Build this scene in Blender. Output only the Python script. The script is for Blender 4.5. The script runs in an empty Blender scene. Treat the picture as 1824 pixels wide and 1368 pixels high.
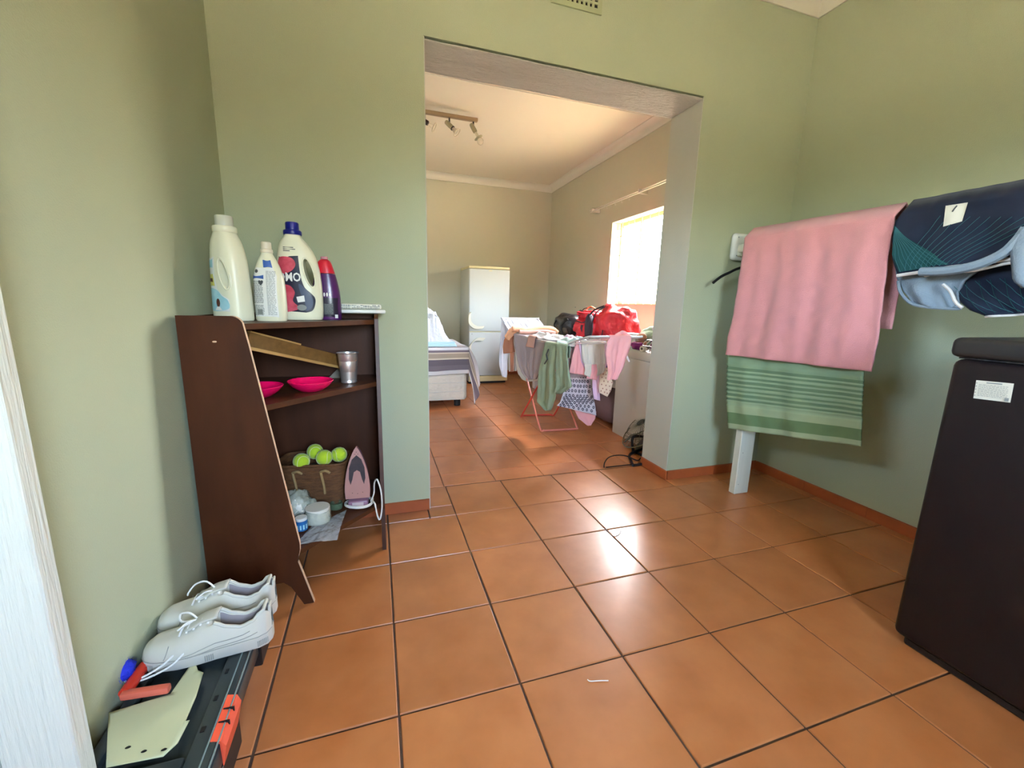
import bpy, bmesh, math, random
from math import sin, cos, pi, radians
from mathutils import Vector, Matrix, Euler, noise
from mathutils.geometry import delaunay_2d_cdt

random.seed(7)
scn = bpy.context.scene
COL = scn.collection

# ------------------------------------------------------------------ camera
cd = bpy.data.cameras.new('camera')
cam = bpy.data.objects.new('camera', cd)
COL.objects.link(cam)
cd.sensor_fit = 'HORIZONTAL'
cd.sensor_width = 36.0
cd.lens = 743.66 / 1824 * 36.0
cd.clip_start = 0.02
cam.matrix_world = Matrix.Translation((0.3078, -0.9323, 1.0454)) @ (
    Matrix.Rotation(-0.3163, 4, 'Z') @ Matrix.Rotation(1.3817, 4, 'X') @ Matrix.Rotation(0.0253, 4, 'Z'))
scn.camera = cam

# ------------------------------------------------------------------ light
vs = scn.view_settings
vs.view_transform = 'Standard'
vs.look = 'None'
vs.gamma = 1.0
vs.use_curve_mapping = False
vs.exposure = 0.12
SKY = 22.0
SUN = 100.0
SUN_EL, SUN_AZ = radians(62), radians(50)      # azimuth measured from +Y towards +X
w = bpy.data.worlds.new('world')
scn.world = w
w.use_nodes = True
nt = w.node_tree
nt.nodes.clear()
wo = nt.nodes.new('ShaderNodeOutputWorld')
bg = nt.nodes.new('ShaderNodeBackground')
sky = nt.nodes.new('ShaderNodeTexSky')
sky.sky_type = 'NISHITA'
sky.sun_disc = False
sky.sun_elevation = SUN_EL
sky.sun_rotation = SUN_AZ
sky.dust_density = 5.0
mx_ = nt.nodes.new('ShaderNodeMix')
mx_.data_type = 'RGBA'
mx_.blend_type = 'MULTIPLY'
mx_.inputs[0].default_value = 1.0
mx_.inputs[7].default_value = (1.02, 1.0, 0.955, 1)     # camera white balance
nt.links.new(sky.outputs[0], mx_.inputs[6])
nt.links.new(mx_.outputs[2], bg.inputs['Color'])
bg.inputs['Strength'].default_value = SKY
nt.links.new(bg.outputs[0], wo.inputs[0])

sl = bpy.data.lights.new('sun', 'SUN')
sl.energy = SUN
sl.angle = radians(0.6)
sl.color = (1.0, 0.94, 0.84)
so = bpy.data.objects.new('sun', sl)
so.rotation_euler = Vector((-sin(SUN_AZ) * cos(SUN_EL), -cos(SUN_AZ) * cos(SUN_EL), -sin(SUN_EL))).to_track_quat('-Z', 'Y').to_euler()
so.location = (4, 3, 6)
COL.objects.link(so)

def portal(loc, rot, sxx, syy):
    l = bpy.data.lights.new('window_portal', 'AREA')
    l.shape = 'RECTANGLE'
    l.size, l.size_y = sxx, syy
    l.cycles.is_portal = True
    o = bpy.data.objects.new('window_portal', l)
    o.location = loc
    o.rotation_euler = rot
    COL.objects.link(o)

# ------------------------------------------------------------------ materials
def srgb(r, g, b):
    def f(c):
        c /= 255.0
        return c / 12.92 if c <= 0.04045 else ((c + 0.055) / 1.055) ** 2.4
    return (f(r), f(g), f(b), 1.0)

MATS = {}
def mat(name, col, rough=0.6, metal=0.0, bump=None, var=None, coat=0.0, trans=0.0, alpha=1.0, spec=0.5,
        sheen=0.0, stretch=None, rand=0.0, ior=1.45, sss=0.0):
    """bump=(scale,strength,detail) ; var=(scale,colour2,contrast) ; stretch = texture scale xyz"""
    m = bpy.data.materials.new(name)
    m.use_nodes = True
    n = m.node_tree.nodes
    L = m.node_tree.links.new
    b = n['Principled BSDF']
    c = srgb(*col)
    b.inputs['Base Color'].default_value = c
    b.inputs['Roughness'].default_value = rough
    b.inputs['Metallic'].default_value = metal
    b.inputs['Coat Weight'].default_value = coat
    b.inputs['Coat Roughness'].default_value = 0.22
    b.inputs['Transmission Weight'].default_value = trans
    b.inputs['Alpha'].default_value = alpha
    b.inputs['Specular IOR Level'].default_value = spec
    b.inputs['Sheen Weight'].default_value = sheen
    b.inputs['IOR'].default_value = ior
    if sss:
        b.inputs['Subsurface Weight'].default_value = sss
        b.inputs['Subsurface Radius'].default_value = (0.01, 0.01, 0.01)
    t = n.new('ShaderNodeTexCoord')
    mp = n.new('ShaderNodeMapping')
    if stretch:
        mp.inputs['Scale'].default_value = stretch
    L(t.outputs['Object'], mp.inputs[0])
    last = None
    if var:
        nz = n.new('ShaderNodeTexNoise')
        nz.inputs['Scale'].default_value = var[0]
        nz.inputs['Detail'].default_value = 5
        L(mp.outputs[0], nz.inputs['Vector'])
        r = n.new('ShaderNodeValToRGB')
        k = var[2] if len(var) > 2 else 0.2
        r.color_ramp.elements[0].position = 0.5 - k
        r.color_ramp.elements[1].position = 0.5 + k
        r.color_ramp.elements[0].color = c
        r.color_ramp.elements[1].color = srgb(*var[1])
        L(nz.outputs['Fac'], r.inputs[0])
        last = r.outputs[0]
    if rand:
        oi = n.new('ShaderNodeObjectInfo')
        hs = n.new('ShaderNodeHueSaturation')
        mr = n.new('ShaderNodeMapRange')
        mr.inputs['To Min'].default_value = 1 - rand
        mr.inputs['To Max'].default_value = 1 + rand
        L(oi.outputs['Random'], mr.inputs['Value'])
        L(mr.outputs[0], hs.inputs['Value'])
        if last: L(last, hs.inputs['Color'])
        else: hs.inputs['Color'].default_value = c
        last = hs.outputs[0]
        # shift texture per object
        va = n.new('ShaderNodeVectorMath'); va.operation = 'SCALE'
        co = n.new('ShaderNodeCombineXYZ')
        for i in range(3): L(oi.outputs['Random'], co.inputs[i])
        va.inputs['Scale'].default_value = 37.0
        L(co.outputs[0], va.inputs[0]); L(va.outputs[0], mp.inputs['Location'])
    if last: L(last, b.inputs['Base Color'])
    if bump:
        nb = n.new('ShaderNodeTexNoise')
        nb.inputs['Scale'].default_value = bump[0]
        nb.inputs['Detail'].default_value = bump[2] if len(bump) > 2 else 3
        L(mp.outputs[0], nb.inputs['Vector'])
        bp = n.new('ShaderNodeBump')
        bp.inputs['Strength'].default_value = bump[1]
        bp.inputs['Distance'].default_value = bump[3] if len(bump) > 3 else 0.005
        L(nb.outputs['Fac'], bp.inputs['Height'])
        L(bp.outputs[0], b.inputs['Normal'])
    MATS[name] = m
    return m

M = MATS
mat('wall_paint', (166, 174, 145), 0.75, bump=(260, 0.4, 4, 0.003), var=(0.9, (173, 179, 151), 0.25), spec=0.3)
mat('wall_paint_far', (188, 186, 164), 0.75, bump=(220, 0.2, 4, 0.002), var=(1.2, (196, 191, 168), 0.25), spec=0.3)
mat('jamb_paint', (186, 188, 176), 0.7, bump=(120, 0.25, 5, 0.003), spec=0.3)
mat('soffit_paint', (202, 200, 190), 0.6, bump=(28, 0.9, 6, 0.02), stretch=(1, 5, 1), spec=0.4)
mat('ceiling_paint', (232, 224, 206), 0.7, spec=0.3)
mat('cornice', (230, 226, 212), 0.6, bump=(60, 0.08), spec=0.3)
mat('grout', (96, 74, 56), 0.9, var=(9, (70, 52, 40), 0.2), bump=(200, 0.3))
mat('terracotta', (186, 120, 70), 0.46, var=(7, (160, 94, 44), 0.28), bump=(45, 0.10, 4, 0.002), rand=0.07, spec=0.9, coat=0.4)
mat('terracotta_far', (194, 124, 76), 0.42, var=(7, (170, 100, 52), 0.28), bump=(45, 0.10, 4, 0.002), rand=0.08, spec=0.8, coat=0.35)
mat('skirting', (170, 88, 46), 0.45, var=(8, (150, 76, 40), 0.25), rand=0.05)
mat('door_wood', (206, 208, 196), 0.5, bump=(16, 0.9, 5, 0.004), stretch=(9, 9, 0.6))
mat('plaster_white', (206, 208, 200), 0.7, bump=(60, 0.3, 5, 0.003))
mat('brown_wood', (72, 36, 13), 0.5, var=(3, (56, 26, 8), 0.25), stretch=(6, 6, 1), bump=(30, 0.05), spec=0.25)
mat('brown_edge', (204, 166, 132), 0.5)
mat('shelf_wood', (80, 43, 18), 0.45, var=(4, (60, 30, 12), 0.25), stretch=(1, 6, 6))
mat('plank_wood', (128, 92, 46), 0.55, var=(6, (104, 74, 34), 0.25), stretch=(1, 8, 8))
mat('plank_edge', (178, 140, 82), 0.55)
mat('bottle_white', (228, 226, 198), 0.35, spec=0.5, sss=0.0)
mat('cap_clear', (214, 214, 196), 0.25, alpha=0.85)
mat('cap_cream', (222, 212, 186), 0.4)
mat('cap_blue', (14, 24, 120), 0.3)
mat('lab_navy', (18, 22, 48), 0.35)
mat('lab_black', (16, 14, 18), 0.4)
mat('lab_slate', (44, 58, 88), 0.4)
mat('lab_red', (178, 40, 60), 0.4, var=(40, (210, 90, 110), 0.2))
mat('lab_blue', (60, 96, 168), 0.4)
mat('lab_sky', (120, 190, 208), 0.4, var=(22, (190, 222, 224), 0.3))
mat('lab_yellow', (216, 208, 110), 0.4)
mat('lab_grey', (128, 132, 128), 0.5)
mat('lab_ink', (70, 74, 76), 0.5)
mat('lab_brown', (92, 52, 40), 0.5)
mat('white_print', (230, 230, 224), 0.5)
mat('bottle_purple', (74, 22, 88), 0.28, coat=0.3)
mat('bottle_dark', (30, 20, 44), 0.3, coat=0.3)
mat('cap_red', (206, 26, 52), 0.3, coat=0.3)
mat('pink_clear', (226, 150, 170), 0.2, alpha=0.7)
mat('wipe_pack', (222, 222, 204), 0.35)
mat('steel', (222, 216, 212), 0.34, metal=0.85)
mat('bowl_pink', (236, 14, 92), 0.3, coat=0.2)
mat('wicker', (112, 72, 34), 0.7, bump=(90, 0.8, 3, 0.004), var=(30, (80, 48, 22), 0.25), stretch=(1, 1, 4))
mat('rope', (150, 122, 78), 0.8)
mat('ball', (176, 204, 36), 0.85, bump=(160, 0.5), sheen=0.4)
mat('ball_seam', (214, 220, 170), 0.7)
mat('iron_sole', (184, 140, 132), 0.35, metal=0.25, var=(6, (170, 124, 116), 0.3))
mat('iron_burn', (40, 32, 34), 0.6, var=(30, (66, 50, 50), 0.2))
mat('iron_body', (150, 110, 128), 0.35)
mat('iron_label', (200, 180, 178), 0.5)
mat('white_plastic', (226, 226, 218), 0.35)
mat('cord_white', (226, 222, 210), 0.4)
mat('tub_white', (224, 220, 204), 0.4, bump=(40, 0.3))
mat('blue_label', (30, 100, 160), 0.35)
mat('plastic_film', (210, 214, 190), 0.18, alpha=0.42, bump=(30, 0.9, 5, 0.02), spec=0.8)
mat('plastic_film_clear', (205, 212, 214), 0.15, alpha=0.45, bump=(28, 0.9, 5, 0.02), spec=0.9)
mat('glass_green', (150, 176, 140), 0.1, trans=0.7, alpha=0.7)
mat('grey_card', (120, 112, 98), 0.7)
mat('shoe_white', (198, 196, 180), 0.5, bump=(90, 0.1), var=(8, (192, 192, 180), 0.3))
mat('shoe_sole', (196, 194, 184), 0.6, var=(12, (188, 186, 174), 0.3))
mat('shoe_lining', (140, 134, 136), 0.9)
mat('shoe_insole', (70, 60, 66), 0.9)
mat('lace', (232, 232, 226), 0.7, bump=(200, 0.5))
mat('stitch', (150, 150, 142), 0.8)
mat('tool_lid', (46, 54, 54), 0.30, bump=(60, 0.05))
mat('tool_edge', (120, 138, 136), 0.3)
mat('tool_body', (98, 96, 104), 0.45)
mat('tool_black', (14, 14, 16), 0.45)
mat('latch_red', (226, 88, 60), 0.35)
mat('tool_red', (196, 48, 30), 0.4)
mat('tool_coral', (206, 100, 80), 0.5)
mat('cream_sheet', (196, 200, 164), 0.5, var=(5, (184, 190, 152), 0.3))
mat('blue_fabric', (24, 44, 190), 0.7, bump=(120, 0.9, 4, 0.004))
mat('purple_grey', (84, 76, 90), 0.6)
mat('freezer', (27, 21, 22), 0.45, bump=(300, 0.05), spec=0.28)
mat('freezer_lid', (44, 42, 40), 0.4, spec=0.4)
mat('freezer_edge', (64, 60, 72), 0.35)
mat('paper_label', (206, 202, 184), 0.5)
mat('post_white', (212, 212, 196), 0.5, bump=(40, 0.2, 4, 0.003), stretch=(4, 4, 0.5), var=(9, (200, 200, 184), 0.3))
mat('towel_pink', (214, 146, 147), 0.95, bump=(420, 0.9, 4, 0.004), sheen=0.3)
mat('towel_green', (132, 158, 124), 0.95, bump=(420, 0.9, 4, 0.004), sheen=0.3)
mat('towel_green_dark', (104, 130, 98), 0.95, bump=(420, 0.9, 4, 0.004), var=(14, (142, 166, 126), 0.1), stretch=(1, 2, 0.3), sheen=0.2)
mat('jacket_navy', (6, 20, 42), 0.8, sheen=0.05)
mat('jacket_teal', (8, 66, 66), 0.8)
mat('jacket_line', (44, 96, 100), 0.8)
mat('jacket_lining', (128, 142, 152), 0.8, bump=(200, 0.4))
mat('jacket_trim', (214, 208, 200), 0.8)
mat('black_plastic', (16, 18, 20), 0.4)
mat('fridge_white', (205, 207, 197), 0.55, var=(2, (200, 204, 200), 0.3), spec=0.2)
mat('fridge_cream', (222, 208, 160), 0.45)
mat('fridge_side', (190, 188, 176), 0.5)
mat('handle_cream', (232, 226, 200), 0.35)
mat('mattress', (216, 208, 192), 0.8, bump=(34, 0.9, 3, 0.012), stretch=(0.5, 1, 1.6))
mat('bed_black', (22, 20, 20), 0.6)
mat('sheet_white', (204, 203, 206), 0.9, bump=(14, 0.5, 3, 0.02))
mat('sheet_blue', (186, 216, 226), 0.8)
mat('rack_white', (214, 210, 212), 0.4)
mat('rack_red', (196, 66, 56), 0.4)
mat('rack_pink', (214, 128, 116), 0.4)
mat('cloth_white', (226, 224, 228), 0.9, bump=(60, 0.3))
mat('cloth_offwhite', (206, 204, 194), 0.9, bump=(80, 0.3))
mat('cloth_peach', (226, 170, 132), 0.9, bump=(120, 0.5))
mat('cloth_tan', (168, 112, 84), 0.9, bump=(120, 0.5))
mat('cloth_rose', (200, 156, 140), 0.9)
mat('cloth_grey', (158, 146, 148), 0.9, bump=(100, 0.3))
mat('cloth_sage', (150, 172, 150), 0.9, bump=(100, 0.3))
mat('cloth_pink', (238, 172, 176), 0.9, bump=(100, 0.3))
mat('cloth_lilac', (226, 196, 224), 0.9)
mat('cloth_aqua', (196, 224, 226), 0.9)
mat('cloth_floral_base', (210, 204, 212), 0.9)
mat('cloth_cream_dot', (230, 208, 184), 0.9)
mat('flower_ink', (50, 46, 60), 0.9)
mat('dot_ink', (176, 128, 112), 0.9)
mat('bag_red', (196, 28, 44), 0.5, bump=(24, 0.5, 4, 0.02), coat=0.1)
mat('bag_dark', (40, 34, 44), 0.6)
mat('bag_black', (20, 20, 22), 0.35, bump=(20, 0.4, 3, 0.02))
mat('bag_olive', (78, 68, 54), 0.6)
mat('plush_pink', (232, 160, 156), 0.9, sheen=0.5)
mat('plush_tan', (176, 120, 86), 0.9, sheen=0.4)
mat('purple_cloth', (110, 24, 92), 0.8)
mat('navy_cloth', (28, 18, 84), 0.85)
mat('cushion_grey', (108, 86, 88), 0.9, bump=(200, 0.5))
mat('counter_white', (214, 214, 208), 0.65, bump=(80, 0.2, 4, 0.003))
mat('counter_dark', (60, 46, 46), 0.9)
mat('fan_wire', (120, 122, 104), 0.3, metal=0.6)
mat('fan_blade', (50, 56, 46), 0.35)
mat('window_cream', (228, 214, 158), 0.5)
mat('window_mullion', (196, 176, 132), 0.5)
mat('bar_dark', (150, 146, 130), 0.5)
mat('chrome_thin', (220, 214, 206), 0.3, metal=0.4)
mat('track_bronze', (150, 128, 100), 0.4, metal=0.3)
mat('lamp_black', (30, 24, 20), 0.5)
mat('lamp_olive', (140, 134, 106), 0.5)
mat('lamp_ring', (206, 196, 170), 0.4)
mat('bulb_glass', (236, 228, 210), 0.1, alpha=0.6)
mat('vent_plastic', (158, 166, 130), 0.6)
mat('vent_dark', (24, 22, 12), 0.9)
mat('ground_paving', (204, 190, 164), 0.9, bump=(6, 0.2), var=(2, (190, 168, 130), 0.3))
mat('white_mark', (226, 220, 210), 0.6)
mat('limescale', (190, 176, 166), 0.5)
mat('sunshade_paint', (226, 220, 204), 0.8)

# clear glass that lets light through cheaply
def glass_mat():
    m = bpy.data.materials.new('window_glass')
    m.use_nodes = True
    n = m.node_tree.nodes
    n.clear()
    o = n.new('ShaderNodeOutputMaterial')
    t = n.new('ShaderNodeBsdfTransparent')
    g = n.new('ShaderNodeBsdfGlossy')
    g.inputs['Roughness'].default_value = 0.03
    mx = n.new('ShaderNodeMixShader')
    mx.inputs[0].default_value = 0.06
    m.node_tree.links.new(t.outputs[0], mx.inputs[1])
    m.node_tree.links.new(g.outputs[0], mx.inputs[2])
    m.node_tree.links.new(mx.outputs[0], o.inputs[0])
    M['window_glass'] = m
glass_mat()

# striped blanket material, stripes along object Z + X (wraps over the bed)
def stripe_mat(name, stops, attr='stripe'):
    m = bpy.data.materials.new(name)
    m.use_nodes = True
    n = m.node_tree.nodes
    L = m.node_tree.links.new
    b = n['Principled BSDF']
    b.inputs['Roughness'].default_value = 0.9
    a = n.new('ShaderNodeAttribute')
    a.attribute_name = attr
    r = n.new('ShaderNodeValToRGB')
    r.color_ramp.interpolation = 'CONSTANT'
    while len(r.color_ramp.elements) < len(stops):
        r.color_ramp.elements.new(0.5)
    for e, (p, c) in zip(r.color_ramp.elements, stops):
        e.position = p
        e.color = srgb(*c)
    L(a.outputs['Fac'], r.inputs[0])
    L(r.outputs[0], b.inputs['Base Color'])
    M[name] = m
G1, G2, CR, LG = (104, 92, 94), (150, 140, 138), (206, 192, 170), (196, 190, 188)
stripe_mat('blanket', [(0, LG), (0.20, G2), (0.30, LG), (0.40, G1), (0.46, LG), (0.52, (112, 100, 106)), (0.565, CR), (0.585, (160, 144, 126)), (0.675, CR), (0.70, (104, 94, 100)), (0.82, (116, 105, 111)),
                       (0.92, (208, 204, 202))])

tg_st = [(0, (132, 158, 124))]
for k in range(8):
    tg_st += [(.64 + .026 * k, (98, 124, 92)), (.653 + .026 * k, (144, 168, 134))]  # shading of the rib relief put into the colour as dark and light stripes
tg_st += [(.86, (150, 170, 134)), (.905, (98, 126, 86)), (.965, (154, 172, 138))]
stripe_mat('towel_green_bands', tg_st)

# ------------------------------------------------------------------ mesh helpers
class MB:
    def __init__(s):
        s.bm = bmesh.new()
    def box(s, x0, x1, y0, y1, z0, z1, bev=0.0, seg=1):
        r = bmesh.ops.create_cube(s.bm, size=1.0)
        vs_ = r['verts']
        for v in vs_:
            v.co = Vector(((x0 + x1) / 2 + v.co.x * (x1 - x0), (y0 + y1) / 2 + v.co.y * (y1 - y0), (z0 + z1) / 2 + v.co.z * (z1 - z0)))
        if bev:
            es = list({e for v in vs_ for e in v.link_edges})
            bmesh.ops.bevel(s.bm, geom=es, offset=bev, segments=seg, profile=0.5, affect='EDGES')
        return s
    def obox(s, c, size, rot, bev=0.0, seg=1):
        r = bmesh.ops.create_cube(s.bm, size=1.0)
        vs_ = r['verts']
        for v in vs_:
            v.co = Vector((v.co.x * size[0], v.co.y * size[1], v.co.z * size[2]))
        if bev:
            es = list({e for v in vs_ for e in v.link_edges})
            rr = bmesh.ops.bevel(s.bm, geom=es, offset=bev, segments=seg, profile=0.5, affect='EDGES')
            vs_ = list({v for f in rr['faces'] for v in f.verts} | {v for v in vs_ if v.is_valid})
        mt = Matrix.Translation(c) @ Euler(rot).to_matrix().to_4x4()
        for v in vs_:
            v.co = mt @ v.co
        return s
    def rings(s, rings, cap0=True, cap1=True, closed=True):
        bv = [[s.bm.verts.new(p) for p in r] for r in rings]
        n = len(rings[0])
        m = n if closed else n - 1
        for i in range(len(bv) - 1):
            for j in range(m):
                k = (j + 1) % n
                s.bm.faces.new((bv[i][j], bv[i][k], bv[i + 1][k], bv[i + 1][j]))
        if cap0: s.bm.faces.new(list(reversed(bv[0])))
        if cap1: s.bm.faces.new(bv[-1])
        return s
    def tube(s, pts, r, n=8, closed=False, rr=None):
        pts = [Vector(p) for p in pts]
        N = len(pts)
        out = []
        prev = None
        for i, p in enumerate(pts):
            if closed: d = pts[(i + 1) % N] - pts[i - 1]
            else: d = pts[min(i + 1, N - 1)] - pts[max(i - 1, 0)]
            if d.length < 1e-9: d = Vector((0, 0, 1))
            d.normalize()
            if prev is None:
                a = Vector((0, 0, 1)) if abs(d.z) < 0.9 else Vector((1, 0, 0))
                u = d.cross(a).normalized()
            else:
                u = (prev - d * prev.dot(d))
                u = u.normalized() if u.length > 1e-6 else d.orthogonal().normalized()
            prev = u
            v = d.cross(u)
            R_ = rr[i] if rr else r
            out.append([p + (u * cos(2 * pi * k / n) + v * sin(2 * pi * k / n)) * R_ for k in range(n)])
        if closed:
            out.append(out[0][:])
            s.rings(out, False, False)
            bmesh.ops.remove_doubles(s.bm, verts=s.bm.verts[-len(out) * n:] if False else list(s.bm.verts), dist=1e-7)
        else:
            s.rings(out)
        return s
    def lathe(s, prof, n=24, c=(0, 0, 0), axis=None, cap0=True, cap1=True):
        out = []
        q = Vector((0, 0, 1)).rotation_difference(Vector(axis)).to_matrix() if axis else Matrix.Identity(3)
        for r, z in prof:
            out.append([Vector(c) + q @ Vector((max(r, 1e-4) * cos(2 * pi * k / n), max(r, 1e-4) * sin(2 * pi * k / n), z)) for k in range(n)])
        return s.rings(out, cap0, cap1)
    def ell(s, c, rad, n=16, m=10, rot=None, lump=0.0, seed=0, freq=3.0):
        out = []
        q = Euler(rot).to_matrix() if rot else Matrix.Identity(3)
        for i in range(1, m):
            a = pi * i / m
            ring = []
            for k in range(n):
                b = 2 * pi * k / n
                d = Vector((sin(a) * cos(b), sin(a) * sin(b), -cos(a)))
                f = 1 + (lump * noise.noise(d * freq + Vector((seed, seed * 2.3, 0))) if lump else 0)
                ring.append(Vector(c) + q @ Vector((d.x * rad[0] * f, d.y * rad[1] * f, d.z * rad[2] * f)))
            out.append(ring)
        return s.rings(out)
    def prism(s, pts, d):
        """pts: closed polygon of 3D points, extruded by vector d"""
        d = Vector(d)
        a = [s.bm.verts.new(Vector(p)) for p in pts]
        b = [s.bm.verts.new(Vector(p) + d) for p in pts]
        n = len(a)
        s.bm.faces.new(a)
        s.bm.faces.new(list(reversed(b)))
        for i in range(n):
            j = (i + 1) % n
            s.bm.faces.new((a[j], a[i], b[i], b[j]))
        return s
    def quadgrid(s, fn, nu, nv):
        g = [[s.bm.verts.new(fn(i / nu, j / nv)) for i in range(nu + 1)] for j in range(nv + 1)]
        for j in range(nv):
            for i in range(nu):
                s.bm.faces.new((g[j][i], g[j][i + 1], g[j + 1][i + 1], g[j + 1][i]))
        return s
    def decal(s, poly, fn, step=0.006):
        """2D polygon filled with small triangles, each point lifted to 3D by fn(u,v)"""
        n = len(poly)
        us = [p[0] for p in poly]; vs2 = [p[1] for p in poly]
        pts = [Vector(p) for p in poly]
        edges = [(i, (i + 1) % n) for i in range(n)]
        u = min(us) + step / 2
        while u < max(us):
            v = min(vs2) + step / 2
            while v < max(vs2):
                pts.append(Vector((u, v)))
                v += step
            u += step
        r = delaunay_2d_cdt(pts, edges, [list(range(n))], 1, 1e-6)
        bv = [s.bm.verts.new(fn(p.x, p.y)) for p in r[0]]
        for f in r[2]:
            try: s.bm.faces.new([bv[k] for k in f])
            except ValueError: pass
        return s
    def build(s, name, m, parent=None, smooth=True, world=False, bevel=0, solid=0, sub=0, angle=40):
        bm = s.bm
        bmesh.ops.recalc_face_normals(bm, faces=bm.faces)
        me = bpy.data.meshes.new(name)
        if world and parent is not None:
            inv = wmat(parent).inverted()
            for v in bm.verts: v.co = inv @ v.co
        bm.to_mesh(me)
        bm.free()
        o = bpy.data.objects.new(name, me)
        COL.objects.link(o)
        me.materials.append(M[m] if isinstance(m, str) else m)
        if parent is not None: o.parent = parent
        if smooth:
            for p in me.polygons: p.use_smooth = True
            if angle and not sub:
                try: me.set_sharp_from_angle(angle=radians(angle))
                except Exception: pass
        if solid:
            md = o.modifiers.new('solid', 'SOLIDIFY'); md.thickness = solid; md.offset = 0
        if bevel:
            md = o.modifiers.new('bevel', 'BEVEL'); md.width = bevel; md.segments = 2; md.limit_method = 'ANGLE'
        if sub:
            md = o.modifiers.new('sub', 'SUBSURF'); md.levels = sub; md.render_levels = sub
        return o

def wmat(o):
    m = Matrix.LocRotScale(o.location, o.rotation_euler, o.scale)
    return (wmat(o.parent) @ m) if o.parent else m

def thing(name, label, cat, loc=(0, 0, 0), rotz=0.0, group=None, rot=None):
    o = bpy.data.objects.new(name, None)
    o.empty_display_size = 0.05
    o.location = loc
    o.rotation_euler = rot if rot else (0, 0, rotz)
    COL.objects.link(o)
    o['label'] = label
    o['category'] = cat
    if group: o['group'] = group
    return o

def tag(o, label, cat, group=None, kind=None):
    o['label'] = label
    o['category'] = cat
    if group: o['group'] = group
    if kind: o['kind'] = kind
    return o

def struct(o, label):
    o['kind'] = 'structure'
    o['label'] = label
    o['category'] = 'room'
    return o

def copy_tree(o, parent=None):
    c = o.copy(); COL.objects.link(c)
    if parent is not None: c.parent = parent
    for ch in [x for x in bpy.data.objects if x.parent == o and x != c]:
        copy_tree(ch, c)
    return c

def spline(pts, n=8, closed=False):
    pts = [Vector(p) for p in pts]
    N = len(pts); out = []
    rng = N if closed else N - 1
    for i in range(rng):
        p0 = pts[(i - 1) % N] if (closed or i > 0) else pts[0]
        p1 = pts[i]; p2 = pts[(i + 1) % N]
        p3 = pts[(i + 2) % N] if (closed or i + 2 < N) else pts[-1]
        for k in range(n):
            t = k / n
            out.append(0.5 * ((2 * p1) + (-p0 + p2) * t + (2 * p0 - 5 * p1 + 4 * p2 - p3) * t * t + (-p0 + 3 * p1 - 3 * p2 + p3) * t ** 3))
    if not closed: out.append(pts[-1])
    return out

def cloth_mb(mb, rows, nu=16, nv=20, amp=0.01, k=3.0, ph=0.0, wr=0.004, seed=0, flap=0.0, bar=0.012, keep_top=True, ribs=None):
    """rows: (left point, right point) pairs from the bar down; vertical folds are real relief"""
    rows = [(Vector(a), Vector(b)) for a, b in rows]
    A = (rows[0][1] - rows[0][0]); B = (rows[-1][0] - rows[0][0])
    nrm = A.cross(B)
    if nrm.length < 1e-9: nrm = Vector((0, 1, 0))
    nrm.normalize()
    back = Vector((nrm.x, nrm.y, 0)).normalized() if abs(nrm.z) < 0.9 else nrm
    toC = Vector((0.3078, -0.9323, 1.0454)) - rows[0][0]
    if back.dot(toC) > 0: back = -back
    N = len(rows) - 1
    def pt(u, v):
        f = v * N; i = min(int(f), N - 1); t = f - i
        t2 = t
        L_ = rows[i][0].lerp(rows[i + 1][0], t2); R_ = rows[i][1].lerp(rows[i + 1][1], t2)
        p = L_.lerp(R_, u)
        env = min(1.0, 0.15 + v * 1.6) if keep_top else 1.0
        s_ = sin(2 * pi * k * u + ph + 1.3 * sin(v * 2.1 + seed)) + 0.5 * sin(2 * pi * k * 2.3 * u + ph * 2 + seed)
        p = p - back * (amp * env * s_)
        p = p + nrm * (wr * noise.noise(p * 22 + Vector((seed, 0, seed))))
        if ribs:
            for (v0, v1, cnt, a) in ribs:
                if v0 <= v <= v1: p = p - back * (a * sin(2 * pi * cnt * (v - v0) / (v1 - v0)))
        return p
    rowsN = []
    if flap:
        m = max(3, int(flap / 0.04))
        for j in range(m, 0, -1):
            rowsN.append([pt(i / nu, 0) + back * (2 * bar) - Vector((0, 0, flap * j / m)) for i in range(nu + 1)])
        for a in (0.0, 0.5):
            th = pi * a
            rowsN.append([pt(i / nu, 0) + back * (bar + bar * cos(th)) + Vector((0, 0, bar * sin(th))) for i in range(nu + 1)])
    for j in range(nv + 1):
        rowsN.append([pt(i / nu, j / nv) for i in range(nu + 1)])
    bv = [[mb.bm.verts.new(p) for p in r] for r in rowsN]
    for j in range(len(bv) - 1):
        for i in range(nu):
            mb.bm.faces.new((bv[j][i], bv[j][i + 1], bv[j + 1][i + 1], bv[j + 1][i]))
    return pt

def text_mesh(txt, size, fn, name, m, parent, bold=0.0, align='CENTER', res=2):
    """writing: letters flattened to a mesh and laid on a surface by fn(u,v)"""
    cu = bpy.data.curves.new(name, 'FONT')
    cu.body = txt
    cu.size = size
    cu.align_x = align
    cu.offset = bold
    cu.resolution_u = res
    o = bpy.data.objects.new(name, cu)
    COL.objects.link(o)
    dg = bpy.context.evaluated_depsgraph_get()
    me = bpy.data.meshes.new_from_object(o.evaluated_get(dg))
    bpy.data.objects.remove(o)
    for v in me.vertices:
        v.co = fn(v.co.x, v.co.y)
    me.materials.clear()
    me.materials.append(M[m])
    me.name = name
    o = bpy.data.objects.new(name, me)
    COL.objects.link(o)
    if parent: o.parent = parent
    return o

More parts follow.
